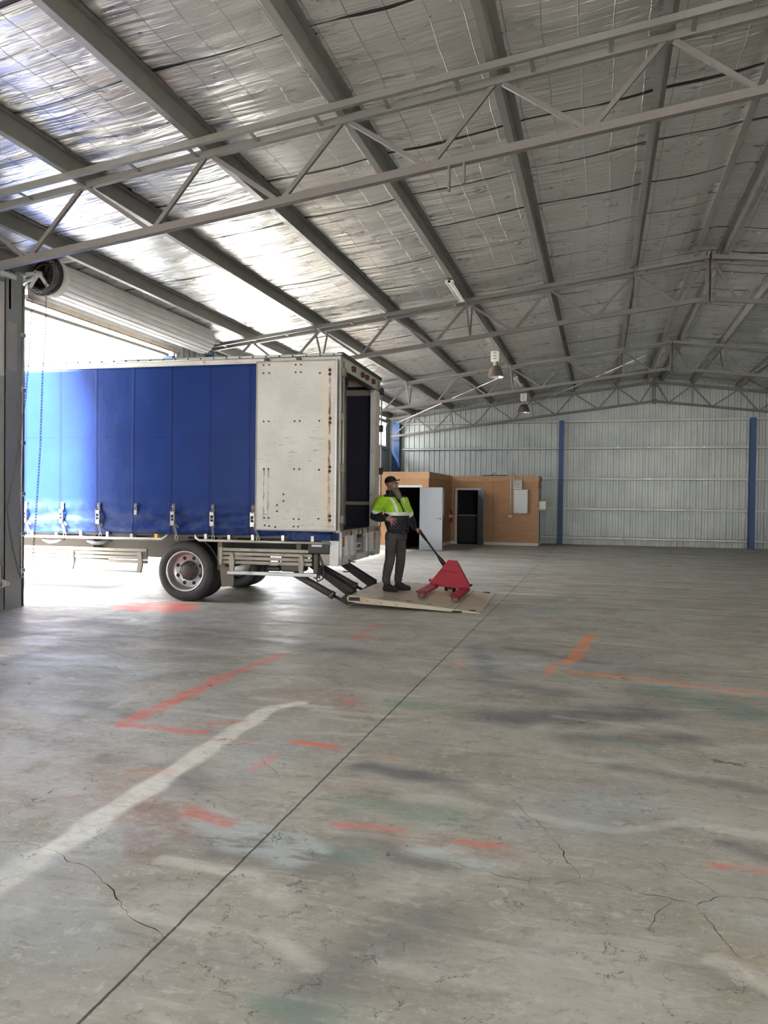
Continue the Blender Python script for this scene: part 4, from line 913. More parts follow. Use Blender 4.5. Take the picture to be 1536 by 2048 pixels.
# side guards
def guard(x0, x1, zt, zb, name, endcap):
    n = 4; h = (zt-zb)/n; mb = MB()
    for k in range(n):
        z = zb+k*h; d_ = .012 if k % 2 else 0
        mb.cbox(x0, x1, .02-d_, .06, z+.006, z+h-.006, .006)
    g_ = mb.build(name, M['alu'], tk)
    if endcap: MB().cbox(x0-.03, x0+.02, .0, .07, zb-.01, zt+.01, .006).build('end_cap', M['alu'], g_)
    return g_
g1 = guard(FR+.6, -3.11, .80, .555, 'side_guard', False); g2 = guard(-1.86, -.42, .85, .595, 'side_guard', True)
for x in (-6.6, -4.42, -3.22):
    MB().prism([(-.035, .30), (.035, .30), (.05, .1), (.015, -.02), (-.05, -.02), (-.03, .1)], lambda a, b, t_, x=x: (x+a, t_, .44+b), -.02, .02).build('guard_bracket', M['alu'], g1)
for x in (-1.68, -.58):
    MB().prism([(-.02, .25), (.02, .25), (.045, .12), (.03, -.02), (-.03, -.02), (-.045, .12)], lambda a, b, t_, x=x: (x+a, t_, .52+b), -.02, .02).build('guard_bracket', M['alu'], g2)
MB().box(FR+.6, -3.19, -.01, .02, .425, .445).build('lower_rail', M['alu'], g1)
MB().cbox(-1.75, -.33, -.03, .02, .445, .50, .006).build('lower_rail', M['galv'], g2)
# wheels
def wheel(xc, y0, sgn, nm):
    w_ = thing('x', '', 'x', (xc, y0, .465)); del w_['label']; del w_['category']; w_.name = nm; w_.parent = tk
    R_ = .465
    for k in (0, 1):
        y = sgn*(k*.30)
        MB().lathe([(.30, .03), (.33, .005), (.40, -.002), (.43, .008), (.455, .03), (R_, .05), (R_, .115), (.458, .118), (.458, .126), (R_, .13), (R_, .20), (.455, .22), (.43, .245), (.40, .255), (.33, .248), (.30, .225)] if sgn > 0 else
                   [(.30, -.03), (.33, -.005), (.40, .002), (.43, -.008), (.455, -.03), (R_, -.05), (R_, -.20), (.455, -.22), (.43, -.245), (.40, -.255), (.33, -.248), (.30, -.225)], (0, y, 0), 'y', 64).build('tyre', M['rubber'], w_)
        MB().lathe([(.315, sgn*.015), (.312, sgn*.005), (.295, sgn*.01), (.285, sgn*.03), (.28, sgn*.10), (.262, sgn*.135), (.25, sgn*.15), (.16, sgn*.165), (.13, sgn*.165), (0, sgn*.165)], (0, y, 0), 'y', 56).build('rim', M['wheel'], w_)
    mb = MB()
    for k in range(8):
        a = 2*pi*(k+.5)/8; mb.lathe([(0, 0), (.026, 0), (.03, .004), (0, .004)], (.205*cos(a), sgn*.152, .205*sin(a)), 'y', 12)
    mb.v = [(x, y-sgn*.004, z) for x, y, z in mb.v]; mb.build('hand_hole', M['black'], w_)
    mb = MB(); mb.lathe([(.155, sgn*.16), (.15, sgn*.145), (.11, sgn*.14), (.105, sgn*.06), (.08, sgn*.03), (0, sgn*.028)], (0,0,0), 'y', 28); mb.build('hub', M['hub'], w_)
    for k in range(8):
        a = 2*pi*k/8+.2; MB().lathe([(.02, sgn*.16), (.02, sgn*.115), (.013, sgn*.105), (0, sgn*.105)], (.132*cos(a), 0, .132*sin(a)), 'y', 6).build('wheel_nut', M['hub'], w_)
    return w_
wheel(-2.46, .0, 1, 'rear_wheel'); wheel(-2.46, WD, -1, 'rear_wheel')
MB().tube([(-2.46, .3, .465), (-2.46, WD-.3, .465)], .08, 12).build('axle', M['chassis'], tk); MB().ball((-2.46, 1.23, .465), (.22,.2,.22)).build('differential', M['chassis'], tk)
wheel(-9.1, .02, 1, 'front_wheel'); wheel(-9.1, WD-.02, -1, 'front_wheel')
mb = MB(); arc = [(-2.46+r_*cos(a), .46+r_*sin(a)) for r_, aa in ((.56, range(4, 97, 6)), (.545, range(94, 3, -6))) for a in [radians(q) for q in aa]]
mb.prism(arc, lambda a, b, t_: (a, t_, b), .05, .62)
mb.build('mudguard', M['black'], tk)
MB().prism([(-.12, .02), (.12, 0), (.105, -.28), (-.085, -.30)], lambda a, b, t_: (-1.78+a, t_, .54+b), .04, .055).build('mudflap', M['rubberflap'], tk)
MB().prism([(-.08, .5), (-.02, .5), (.05, .0), (-.08, .0)], lambda a, b, t_: (-1.86+a, t_, .50+b), .05, .40).build('mudguard_stay', M['rubberflap'], tk)
# cab (out in the yard, hidden by the door jamb)
MB().cbox(-10.6, -8.85, .05, WD-.05, .75, 2.9, .15).build('cab', M['whiteclean'], tk); MB().box(-10.62, -10.60, .25, WD-.25, 1.8, 2.6).build('windscreen', M['glass'], tk)
# boxes behind the guard
MB().cbox(-.94, -.60, .10, .40, .50, .74, .02).build('pump_box', M['cyl'], tk); MB().box(-.90, -.68, .092, .10, .60, .68).build('pump_plate', M['rubberflap'], tk)
MB().cbox(-1.18, -.95, .12, .35, .50, .58, .02).tube([(-1.0,.2,.58),(-1.0,.2,.68)], .02).build('pump_motor', M['black'], tk)
MB().cbox(-.47, -.13, -.03, .12, .79, .96, .015).build('control_box', M['black'], tk); MB().cbox(-.41, -.25, -.036, -.03, .895, .925, .003).build('control_label', M['galv'], tk)
MB().cbox(-.40, -.33, .02, .08, .42, .79, .01).build('control_post', M['chassis'], tk)
MB().cbox(-.66, -.58, .0, .06, .84, .98, .006).build('socket_box', M['cyl'], tk)
MB().tube([(-.32,.0,.80), (-.26,.0,.66), (-.22,.0,.52), (-.25,.0,.42), (-.33,.02,.38), (-.36,.04,.44)], .011, 8).tube([(-.30,.03,.80), (-.28,.03,.62), (-.31,.03,.50), (-.30,.03,.42)], .009, 8).build('hose', M['black'], tk)
MB().box(-.80, .0, -.02, .0, .985, 1.10).build('side_skirt', M['tarp'], tk)
# rear corner leg and lamp guards
MB().cbox(-.14, .0, -.02, .05, .62, 1.10, .006).build('corner_leg', M['white'], tk)
MB().cbox(-.30, -.14, .02, .08, .62, .93, .006).cbox(-.28,-.16,.02,.08,.93,1.1,.004).build('corner_leg_inner', M['alu'], tk)
def lampguard(y0, y1, iz0, w0, w1, zb, name):
    g_ = MB().cbox(-.02, .03, y0, y1, 1.045, 1.10, .004).cbox(-.02, .03, y0, y0+w0, zb, 1.05, .004).cbox(-.02, .03, y1-w1, y1, zb, 1.05, .004).cbox(-.02, .03, y0, y1, zb, iz0, .004)
    g_.box(-.06, -.02, y0, y0+.008, zb, 1.1).box(-.06, -.02, y1-w1-.0, y1-w1+.008, iz0, 1.05).box(-.06, -.02, y1-.008, y1, zb, 1.1); return g_.build(name, M['white'], tk)
lg1 = lampguard(.02, .42, .735, .04, .07, .625, 'lamp_guard'); lg2 = lampguard(.66, 1.67, .745, .20, .12, .645, 'plate_guard'); lg3 = lampguard(1.90, 2.45, .72, .10, .08, .645, 'lamp_guard')
MB().cbox(-.02, .016, .06, .17, .91, 1.045, .006).build('tail_lamp', M['orange'], lg1); MB().cbox(-.02, .012, .17, .24, .89, 1.04, .006).build('tail_lamp', M['redlens'], lg1)
MB().cbox(-.02, .008, .065, .22, .745, .88, .006).box(.008,.01,.12,.125,.745,.88).box(.008,.01,.17,.175,.745,.88).build('reverse_lamp', M['galv'], lg1)
MB().cbox(-.02, .016, 2.01, 2.18, .90, 1.045, .006).build('tail_lamp', M['orange'], lg3); MB().cbox(-.02, .01, 2.01, 2.2, .73, .89, .008).build('reverse_lamp', M['rustwhite'], lg3)
MB().cbox(-.02, .04, WD+.0, WD+.04, .95, 1.05, .01).build('marker_lamp', M['amber'], lg3)
MB().box(-.002, .003, .86, 1.36, .745, 1.05).build('backing_mesh', M['mesh'], lg2); MB().box(-.002, .003, 1.40, 1.55, .745, 1.0).build('backing_plate', M['conduit'], lg2)
MB().cbox(.003, .028, 1.00, 1.22, .985, 1.045, .012).build('plate_lamp', M['black'], lg2)
npl = MB().cbox(.004, .012, .90, 1.21, .80, .91, .003).build('number_plate', M['paper'], lg2)
text_mesh('DI RU', .085, 'plate_lettering', M['ink'], npl, (.014, 1.055, .855), (pi/2, 0, pi/2))
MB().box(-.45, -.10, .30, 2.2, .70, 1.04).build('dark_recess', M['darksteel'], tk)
MB().tube([(-.05,.46,.80), (.02,.50,.66), (.03,.55,.56), (.0,.50,.49), (-.06,.44,.50)], .010, 8).tube([(.02,.50,.66),(.03,.72,.625),(.03,.80,.63)], .009, 8).build('hose', M['black'], tk)
# tail-lift arms
def lift_side(y):
    MB().bar((-.62, y, .60), (.06, y, .13), .10, .075).build('lift_arm', M['darksteel'], tk)
    MB().bar((-.62, y+.09, .62), (.10, y+.09, .20), .02, .06).bar((-.62, y-.09, .62), (.10, y-.09, .20), .02, .06).build('lift_arm', M['darksteel'], tk)
    MB().tube([(-.80, y-.2, .46), (-.20, y-.2, .155)], .055, 16).tube([(-.22, y-.2, .165), (-.17, y-.2, .14)], .062, 16).build('lift_cylinder', M['cyl'], tk)
    MB().tube([(-.19, y-.2, .15), (.06, y-.2, .03)], .024, 12).build('piston_rod', M['darksteel'], tk)
    MB().prism([(-.10, -.02), (.04, .09), (.22, .05), (.20, -.045), (.02, -.09)], lambda a, b, t_: (.02+a, t_, .11+b), y-.25, y-.15).build('pivot_bracket', M['darksteel'], tk); MB().prism([(-.10, -.02), (.04, .09), (.22, .05), (.20, -.045), (.02, -.09)], lambda a, b, t_: (.02+a, t_, .11+b), y+.05, y+.12).build('pivot_bracket', M['darksteel'], tk)
lift_side(.52); lift_side(1.84)
MB().tube([(-.66, .2, .60), (-.66, WD-.2, .60)], .06, 12).build('lift_cross_tube', M['darksteel'], tk)
MB().cbox(-.55, -.42, .30, .75, .58, .95, .01).cbox(-.55, -.42, 1.7, 2.1, .58, .95, .01).build('lift_hanger', M['darksteel'], tk)
# tail-lift platform, resting on the slab
ZA, ZB, XH = .185, .052, 1.70
lf = thing('x', '', 'x', (0,0,0)); del lf['label']; del lf['category']; lf.name = 'lift_platform'; lf.parent = tk
def pfz(x): return ZA+(ZB-ZA)*(x-.10)/(XH-.10)
mb = MB(); P0, P1 = .08, 2.50
mb.prism([(.10, ZA-.035), (.13, ZA), (XH-.004, ZB), (XH-.004, .010), (.30, ZA-.11), (.12, ZA-.085)], lambda a, b, t_: (a, t_, b), P0, P1)
mb.build('platform_deck', M['platform'], lf)
MB().prism([(XH+.004, ZB-.001), (2.06, .012), (2.06, .002), (XH+.004, .006)], lambda a, b, t_: (a, t_, b), P0-.0, P1).build('platform_ramp', M['platform'], lf)
MB().box(XH-.10, XH-.096, P0+.05, P1-.05, pfz(XH-.1), pfz(XH-.1)+.0012).build('groove', M['chassis'], lf)
mb = MB()
for k in range(9):
    x = .34+k*.155; mb.box(x, x+.07, P1-.045, P1-.03, pfz(x)-.003, pfz(x+.0)+.002)
mb.build('edge_slot', M['chassis'], lf)
for x, y in ((.56, .32), (.78, .33), (.98, .30), (1.30, .26)): MB().prism([(-.035,-.02),(.035,-.02),(.05,0),(.035,.02),(-.035,.02),(-.05,0)], lambda a, b, t_, x=x, y=y: (x+a, y+b, pfz(x+a)+t_-.002), 0, .004).build('foot_slot', M['chassis'], lf)
MB().box(.13, .30, P0-.002, P0+.1, ZA-.075, ZA-.02).build('hinge_recess', M['darksteel'], lf)
for x, z in ((.42, .115), (.62, .095), (.85, .075)): MB().lathe([(.008, -.001), (.008, -.004), (0, -.004)], (x, P0, z), 'y', 8).build('edge_bolt', M['rust'], lf)
MB().cbox(XH-.04, XH+.10, P0-.01, P0+.02, .008, .03, .003).build('ramp_hinge', M['darksteel'], lf)
MB().cbox(1.88, 1.98, P0+.08, P0+.12, .02, .036, .004).cbox(1.86, 1.98, P1-.12, P1-.08, .02, .04, .004).build('ramp_catch', M['black'], lf)

# ------------------------------------------------------------------ pallet jack standing on the platform
slope = math.atan((ZA-ZB)/(XH-.10))
def plat(lx, ly): return tk_mat @ Vector((lx, ly, pfz(lx)))
tk_mat = Matrix.Translation((-3.67, 10.75, 0)) @ Matrix.Rotation(radians(2.5), 4, 'Z')
jl = tk_mat.inverted() @ Vector((-2.40, 12.70, 0)); jw = plat(jl.x, jl.y)
pj = thing('pallet_jack', 'red hand pallet jack on the lowered tail-lift platform', 'pallet jack', jw)
pj.rotation_euler = (Matrix.Rotation(radians(2.5), 4, 'Z') @ Matrix.Rotation(slope, 4, 'Y') @ Matrix.Rotation(radians(-1), 4, 'Z')).to_euler()
MB().prism([(-.335,.075), (.335,.075), (.335,.12), (.085,.50), (.07,.52), (-.07,.52), (-.085,.50), (-.335,.12)], lambda a, b, t_: (a, t_+(b-.1)*.05, b), -.02, .0).build('frame_plate', M['red'], pj)
mb = MB()
for s_ in (-1, 1): mb.prism([(s_*.335,.12), (s_*.085,.50), (s_*.085,.48), (s_*.315,.12)], lambda a, b, t_: (a, t_+(b-.1)*.05, b), -.002, .11)
mb.box(-.075, .075, .0, .12, .505, .52); mb.build('frame_flange', M['red'], pj)
MB().box(-.13, .13, -.026, -.021, .335, .342).build('plate_marking', simple('dark_red_mark', (.16,.01,.02), .6), pj)
for s_ in (-1, 1):
    x0 = s_*.262; F_ = MB(); w = .08
    F_.prism([(-w, 0), (w, 0), (w, -1.08), (w*.62, -1.17), (-w*.62, -1.17), (-w, -1.08)], lambda a, b, t_, x0=x0: (x0+a, b, t_), .088, .096)
    F_.prism([(0,.096), (0,.055), (-1.0,.062), (-1.12,.075), (-1.12,.096)], lambda a, b, t_, x0=x0: (x0+t_, a, b), w-.005, w)
    F_.prism([(0,.096), (0,.055), (-1.0,.062), (-1.12,.075), (-1.12,.096)], lambda a, b, t_, x0=x0: (x0+t_, a, b), -w, -w+.005)
    fk = F_.build('fork', M['red'], pj)
    MB().prism([(-.05,0), (.05,0), (.035,-.08), (-.035,-.08)], lambda a, b, t_, x0=x0: (x0+a, b-.98, t_), .0962, .0975).build('fork_slot', M['black'], fk)
    MB().box(x0-.055, x0-.045, -1.10, -.90, .03, .088).box(x0+.045, x0+.055, -1.10, -.90, .03, .088).build('roller_bracket', M['red'], fk)
    for y in (-1.06, -.95): MB().tube([(x0-.043, y, .0375), (x0+.043, y, .0375)], .037, 20).build('load_roller', simple('dirty_nylon_roller', (.22,.17,.14), .6) if 'dirty_nylon_roller' not in bpy.data.materials else bpy.data.materials['dirty_nylon_roller'], fk)
MB().cbox(-.11, .11, .01, .13, .10, .22, .01).build('pump_body', M['red'], pj)
MB().tube([(0,.10,.12), (0,.10,.42)], .035, 16).build('pump_cylinder', M['darksteel'], pj)
for s_ in (-1, 1): MB().tube([(s_*.04,.10,.095), (s_*.09,.10,.095)], .095, 28).build('steer_wheel', M['black'], pj)
MB().prism([(-.12,.09), (.06,.09), (.0,-.03), (-.03,-.03)], lambda a, b, t_: (a+.02, t_, b+.06), .03, .05).build('linkage', M['darksteel'], pj)
for s_ in (-1, 1): MB().cbox(s_*.345-.018, s_*.345+.018, .01, .06, .13, .17, .004).build('side_lug', M['red' if s_ < 0 else 'darksteel'], pj)
PIV = Vector((-.02, .10, .30)); 
# grip position is given in the world; bring it into the jack's frame
bpy.context.view_layer.update()
GRIP = Vector((-2.895, 12.62, 1.075)); gl = pj.matrix_world.inverted() @ GRIP
hd = thing('x', '', 'x', (0,0,0)); del hd['label']; del hd['category']; hd.name = 'handle'; hd.parent = pj
dv = (gl-PIV).normalized(); sidev = dv.cross(Vector((0,1,0))).normalized()
MB().tube([PIV, PIV+dv*.28, PIV+dv*.36], [.045, .036, .022], 14).build('handle_socket', M['black'], hd)
MB().tube([PIV+dv*.3, gl-dv*.20], .017, 12).build('handle_tube', M['black'], hd)
a = gl-dv*.22; wv = (sidev*.35+Vector((0,1,0))*.94).normalized()
loop = [a, a+dv*.06+wv*.05, a+dv*.12+wv*.075, a+dv*.19+wv*.075, gl+wv*.06+dv*.01, gl+dv*.02, gl-wv*.06+dv*.01, a+dv*.19-wv*.075, a+dv*.12-wv*.075, a+dv*.06-wv*.05, a]
MB().tube(loop, .0135, 10).build('handle_loop', M['black'], hd)
MB().tube([a+dv*.03, gl-dv*.05], .006, 8).build('release_lever', M['black'], hd)

# ------------------------------------------------------------------ the driver
RW = Vector((-3.14, 11.98, 0)); VA = radians(14.7)           # u runs along the image, v away from the camera
prs = thing('person', 'bearded person in lime and navy jacket, hand on hip, holding the pallet jack handle', 'person', (RW.x, RW.y, .158), (0, 0, VA))
bpy.context.view_layer.update()
inv = prs.matrix_world.inverted()
def tcap(mb, pts, rs, n=14, flat=None):
    """tapered chain of balls and cones"""
    for p, r in zip(pts, rs): mb.ball(p, r, 0, n, n//2+2)
    for (a, ra), (b, rb) in zip(zip(pts, rs), list(zip(pts, rs))[1:]): mb.tube([a, b], [ra, rb], n)
def fused(name, mb, mats, parent, voxel, smooth=6, fn=None, folds=None):
    me = mb.mesh(name); o = bpy.data.objects.new(name, me); S.collection.objects.link(o)
    r = o.modifiers.new('r', 'REMESH'); r.mode = 'VOXEL'; r.voxel_size = voxel; r.use_smooth_shade = True
    if smooth: q = o.modifiers.new('s', 'SMOOTH'); q.iterations = smooth; q.factor = .5
    dg = bpy.context.evaluated_depsgraph_get(); me2 = bpy.data.meshes.new_from_object(o.evaluated_get(dg)); bpy.data.objects.remove(o)
    me2.name = name; me2.materials.clear()
    for m_ in mats: me2.materials.append(m_)
    if folds:
        nr = [v.normal.copy() for v in me2.vertices]
        for v, n_ in zip(me2.vertices, nr): v.co += n_*folds(v.co)
    for p in me2.polygons:
        p.use_smooth = True
        if fn: p.material_index = fn(p.center, p.normal)
    o = bpy.data.objects.new(name, me2); S.collection.objects.link(o); o.parent = parent; return o
FA = radians(50); fwd = Vector((sin(FA), -cos(FA), 0)); lef = Vector((cos(FA), sin(FA), 0))     # the way the chest faces / its left side
HP = Vector((.015, .02, .93)); 
sR = Vector((-.225, -.10, 1.435)); eR = Vector((-.335, -.03, 1.17)); wR = Vector((-.155, -.16, 1.135))
sL = Vector((.115, .10, 1.425)); eL = Vector((.30, .30, 1.17))
GP = inv @ GRIP; wL = GP+Vector((-.075, -.055, .055))
eL = (sL+wL)/2+Vector((.02, -.01, -.055))
hc = Vector((-.075, -.02, 1.675))                # skull centre
HA = radians(58); hf = Vector((sin(HA), -cos(HA), 0)); hl = Vector((cos(HA), sin(HA), 0)); hu = Vector((0,0,1))
tl_ = radians(8); hf2 = (hf*cos(tl_)+hu*sin(tl_)).normalized(); hu2 = (hu*cos(tl_)-hf*sin(tl_)).normalized()
def H(f, l, z): return hc+hf2*f+hl*l+hu2*z
hipR = HP+lef*-.095+Vector((-.02,0,-.03)); hipL = HP+lef*.095+Vector((.0,0,-.03))
kR = Vector((-.085, -.12, .50)); aR = Vector((-.135, -.13, .095)); kL = Vector((.085, .10, .50)); aL = Vector((.045, .16, .10))
# body: one continuous surface from feet to head
b = MB()
def oball(c, ax, r): # ellipsoid in the head's frame
    base = MB(); base.ball((0,0,0), 1, 0, 18, 12); f_, l_, u_ = ax
    b.add([c+f_*(x*r[0])+l_*(y*r[1])+u_*(z*r[2]) for x, y, z in base.v], base.f)
hx = (hf2, hl, hu2)
oball(H(-.01,0,.035), hx, (.094,.074,.088)); oball(H(.025,0,-.035), hx, (.068,.062,.085)); oball(H(.04,0,-.085), hx, (.045,.045,.04))
tcap(b, [H(.083,0,.015), H(.105,0,-.015), H(.108,0,-.028)], [.012,.015,.017])                      # nose
tcap(b, [H(.098,-.017,-.03), H(.098,.017,-.03)], [.011,.011])
for s_ in (-1, 1):
    oball(H(-.005, s_*.077, -.02), hx, (.020,.008,.033)); tcap(b, [H(.062, s_*.05, -.02)], [.022]); tcap(b, [H(.078, s_*.018, .035), H(.068, s_*.05, .035)], [.011,.010])
tcap(b, [H(.088,-.018,-.062), H(.092,0,-.062), H(.088,.018,-.062)], [.008,.009,.008])            # lips
tcap(b, [hc+Vector((-.01,0,-.06)), Vector((-.075,0,1.50)), Vector((-.06,0,1.40))], [.058,.062,.08])
tcap(b, [Vector((-.05,0,1.36)), Vector((-.01,0,1.15)), HP], [.13,.14,.13])
tcap(b, [sR, eR, wR], [.055,.042,.028]); tcap(b, [sL, eL, wL], [.055,.042,.028])
tcap(b, [hipR, kR, aR], [.085,.05,.036]); tcap(b, [hipL, kL, aL], [.085,.05,.036])
tcap(b, [aR-Vector((0,0,.04)), aR+Vector((.08,-.05,-.055))], [.034,.026]); tcap(b, [aL-Vector((0,0,.04)), aL+Vector((.09,-.03,-.055))], [.034,.026])
def finger(root, dirs, lens, r0_, r1_):
    p = [Vector(root)]
    for d, l in zip(dirs, lens): p.append(p[-1]+Vector(d).normalized()*l)
    n = len(p); tcap(b, p, [r0_+(r1_-r0_)*i/(n-1) for i in range(n)], 10)
# right hand spread over the hip: palm on the jacket, fingers pointing across the belly and down
nR = Vector((.35,-.9,.0)).normalized(); pc = wR+Vector((.055,-.035,-.004))
tcap(b, [wR, wR+Vector((.03,-.015,0))], [.028,.027])
for q in (-.028, -.010, .010, .028): tcap(b, [wR+Vector((.02,-.012,0)), wR+Vector((.082, -.05, -.008-q))], [.02,.0125], 10)
kn = [wR+Vector((.085, -.052, .018)), wR+Vector((.088, -.052, .0)), wR+Vector((.082, -.052, -.018)), wR+Vector((.072, -.05, -.034))]
for root, d, ls, r_ in zip(kn, [(.93,-.02,-.18), (.85,-.04,-.48), (.60,-.06,-.78), (.33,-.08,-.95)], [(.042,.026,.02), (.044,.028,.021), (.042,.026,.02), (.034,.021,.018)], (.0098,.0102,.0098,.0088)):
    d = Vector(d); finger(root, [d+Vector((0,-.25,0)), d+Vector((0,.0,-.1)), d+Vector((0,.25,-.25))], ls, r_, r_*.8)
finger(wR+Vector((.02,-.02,.018)), [(.6,-.5,.65), (.75,-.3,.35), (.85,.0,.1)], (.032,.028,.022), .0135, .0095)
# left hand closed around the top of the jack's loop
bpy.context.view_layer.update()
gdir = ((inv.to_3x3() @ (pj.matrix_world.to_3x3() @ wv))).normalized(); hdir = (inv.to_3x3() @ (pj.matrix_world.to_3x3() @ dv)).normalized()
toG = (GP-wL).normalized(); pn = toG.cross(gdir).normalized()
if pn.z < 0: pn = -pn
tcap(b, [wL, wL+toG*.03], [.028,.027])
for q in (-.03, -.01, .01, .03): tcap(b, [wL+toG*.02, GP-toG*.012+gdir*q+pn*.024], [.020,.013], 10)
for i, q in enumerate((-.033, -.011, .011, .032)):
    ls = ((.032,.026,.022), (.035,.028,.022), (.034,.027,.022), (.028,.022,.018))[i]; root = GP-toG*.008+gdir*q+pn*.025; k_ = (.0098,.010,.0098,.0088)[i]
    finger(root, [toG*.95+pn*-.25, toG*.1-pn*1.0, -toG*.9-pn*.45], ls, k_, k_*.82)
finger(wL+toG*.015-gdir*.022, [toG*.7-gdir*.5-pn*.3, toG*.8+gdir*.1-pn*.7, toG*.5+gdir*.5-pn*.5], (.034,.03,.024), .0135, .0095)
def bodymat(c, n): return 0
body = fused('body', b, [M['skin']], prs, .0045, 3)
# beard
bd = MB(); b_save = b; b = bd
oball(H(.055,0,-.085), hx, (.055,.058,.045)); oball(H(.085,0,-.055), hx, (.016,.036,.012))
for s_ in (-1, 1): tcap(bd, [H(.015, s_*.068, -.015), H(.03, s_*.066, -.055), H(.055, s_*.045, -.09)], [.014,.02,.03])
tcap(bd, [H(.075,0,-.10), H(.10,0,-.15)+Vector((0,0,-.01)), H(.105,0,-.19)+Vector((.01,0,-.015)), H(.10,0,-.215)+Vector((.012,0,-.01))], [.052,.052,.042,.022])
b = b_save
fused('beard', bd, [M['beard']], body, .005, 2, folds=lambda c: .005*mnoise.noise(Vector((c.x*60, c.y*60, c.z*18)))+.003*mnoise.noise(Vector((c.x*130, c.y*130, c.z*40))))
# mouth gap below moustache, eyes, hair at the nape
MB().tube([H(.098,-.012,-.066), H(.101,0,-.067), H(.098,.012,-.066)], .0035, 8).build('mouth', simple('lips', (.38,.14,.12), .5), body)
for s_ in (-1, 1):
    e_ = MB().ball(H(.078, s_*.031, .012), (.011,.011,.009)).build('eye', M['whiteclean'], body); MB().ball(H(.0875, s_*.031, .012), (.004,.004,.004)).build('iris', M['ink'], e_)
# spectacles
gp = MB()
for s_ in (-1, 1):
    c0 = H(.098, s_*.033, .010); ring = [c0+hl*(.025*cos(a))+hu2*(.016*sin(a)) for a in [2*pi*k/16 for k in range(17)]]; gp.tube(ring, .0019, 6)
    gp.tube([H(.097, s_*.058, .014), H(.04, s_*.075, .012), H(-.01, s_*.080, .006)], .002, 6)
gp.tube([H(.099,-.008,.014), H(.099,.008,.014)], .002, 6); gl_ = gp.build('spectacles', M['ink'], body)
for s_ in (-1, 1):
    c0 = H(.098, s_*.033, .010); MB().add([c0]+[c0+hl*(.024*cos(a))+hu2*(.015*sin(a)) for a in [2*pi*k/16 for k in range(16)]], [(0, k+1, (k+1) % 16+1) for k in range(16)]).build('lens', M['lens'], gl_, fix=False)
# cap
cp = MB(); b = cp
oball(H(-.012,0,.062), hx, (.103,.083,.083)); b = b_save
def capcut(co): pass
cap_o = fused('cap', cp, [M['cap']], body, .006, 2)
for v in cap_o.data.vertices:
    d = v.co-hc; zf = d.dot(hu2); lim = .035+.12*d.dot(hf2)*.35
    if zf < lim: v.co += hu2*(lim-zf)
pk = MB(); ou = []; 
for t_ in (0, .004):
    for k in range(13):
        a = -1.15+2.3*k/12; ou.append(H(.055+.0*cos(a), 0, .055)+hl*(.078*sin(a))+hf2*(.028*cos(a))+hu2*t_)
    for k in range(13):
        a = 1.15-2.3*k/12; ou.append(H(.075, 0, .060)+hl*(.072*sin(a))+hf2*(.088*cos(a)-.01)+hu2*(t_-.012*abs(sin(a))+.006))
pk.add(ou, [tuple(range(26)), tuple(range(26, 52))[::-1]]+[(i, (i+1) % 26, 26+(i+1) % 26, 26+i) for i in range(26)])
pk.build('cap_peak', M['cap'], cap_o)
# jacket: torso lofted through rings, sleeves joined in, then coloured by zone
jk = MB(); ringsj = []
for z, cu, cv, a_, d_ in ((.90,.03,.01,.175,.135), (.94,.032,.01,.195,.155), (1.0,.03,.0,.205,.172), (1.08,.025,.0,.212,.182), (1.18,.012,0,.215,.182), (1.28,-.01,0,.215,.170), (1.36,-.03,0,.212,.155), (1.43,-.05,0,.185,.125), (1.475,-.065,0,.12,.10), (1.51,-.072,0,.082,.085), (1.56,-.078,0,.074,.08)):
    ringsj.append([Vector((cu, cv, z))+lef*(a_*cos(q)*abs(cos(q))**-.12 if abs(cos(q)) > .01 else 0)+fwd*(d_*sin(q)) for q in [2*pi*k/28 for k in range(28)]])
jk.rings(ringsj)
tcap(jk, [sR+Vector((.06,.03,.0)), sR+Vector((-.01,0,-.02)), (sR+eR)/2+Vector((-.015,0,-.01)), eR, (eR+wR)/2, wR+Vector((-.022,.01,.0))], [.095,.092,.086,.072,.062,.044], 16)
tcap(jk, [sL+Vector((-.04,-.03,0)), sL, (sL+eL)/2, eL, (eL+wL)/2, wL-toG*.02], [.092,.088,.078,.068,.058,.045], 16)
axR = (eR-sR); axL = (eL-sL)
def sleeve_t(c, s_, e_, w_):
    """distance along upper arm / forearm and off-axis distance"""
    ax = e_-s_; L2 = ax.length; u = (c-s_).dot(ax)/(L2*L2); off_ = (c-(s_+ax*u)).length
    ax2 = w_-e_; u2 = (c-e_).dot(ax2)/ax2.length_squared; off2 = (c-(e_+ax2*max(0,min(1,u2)))).length
    return u, off_, u2, off2
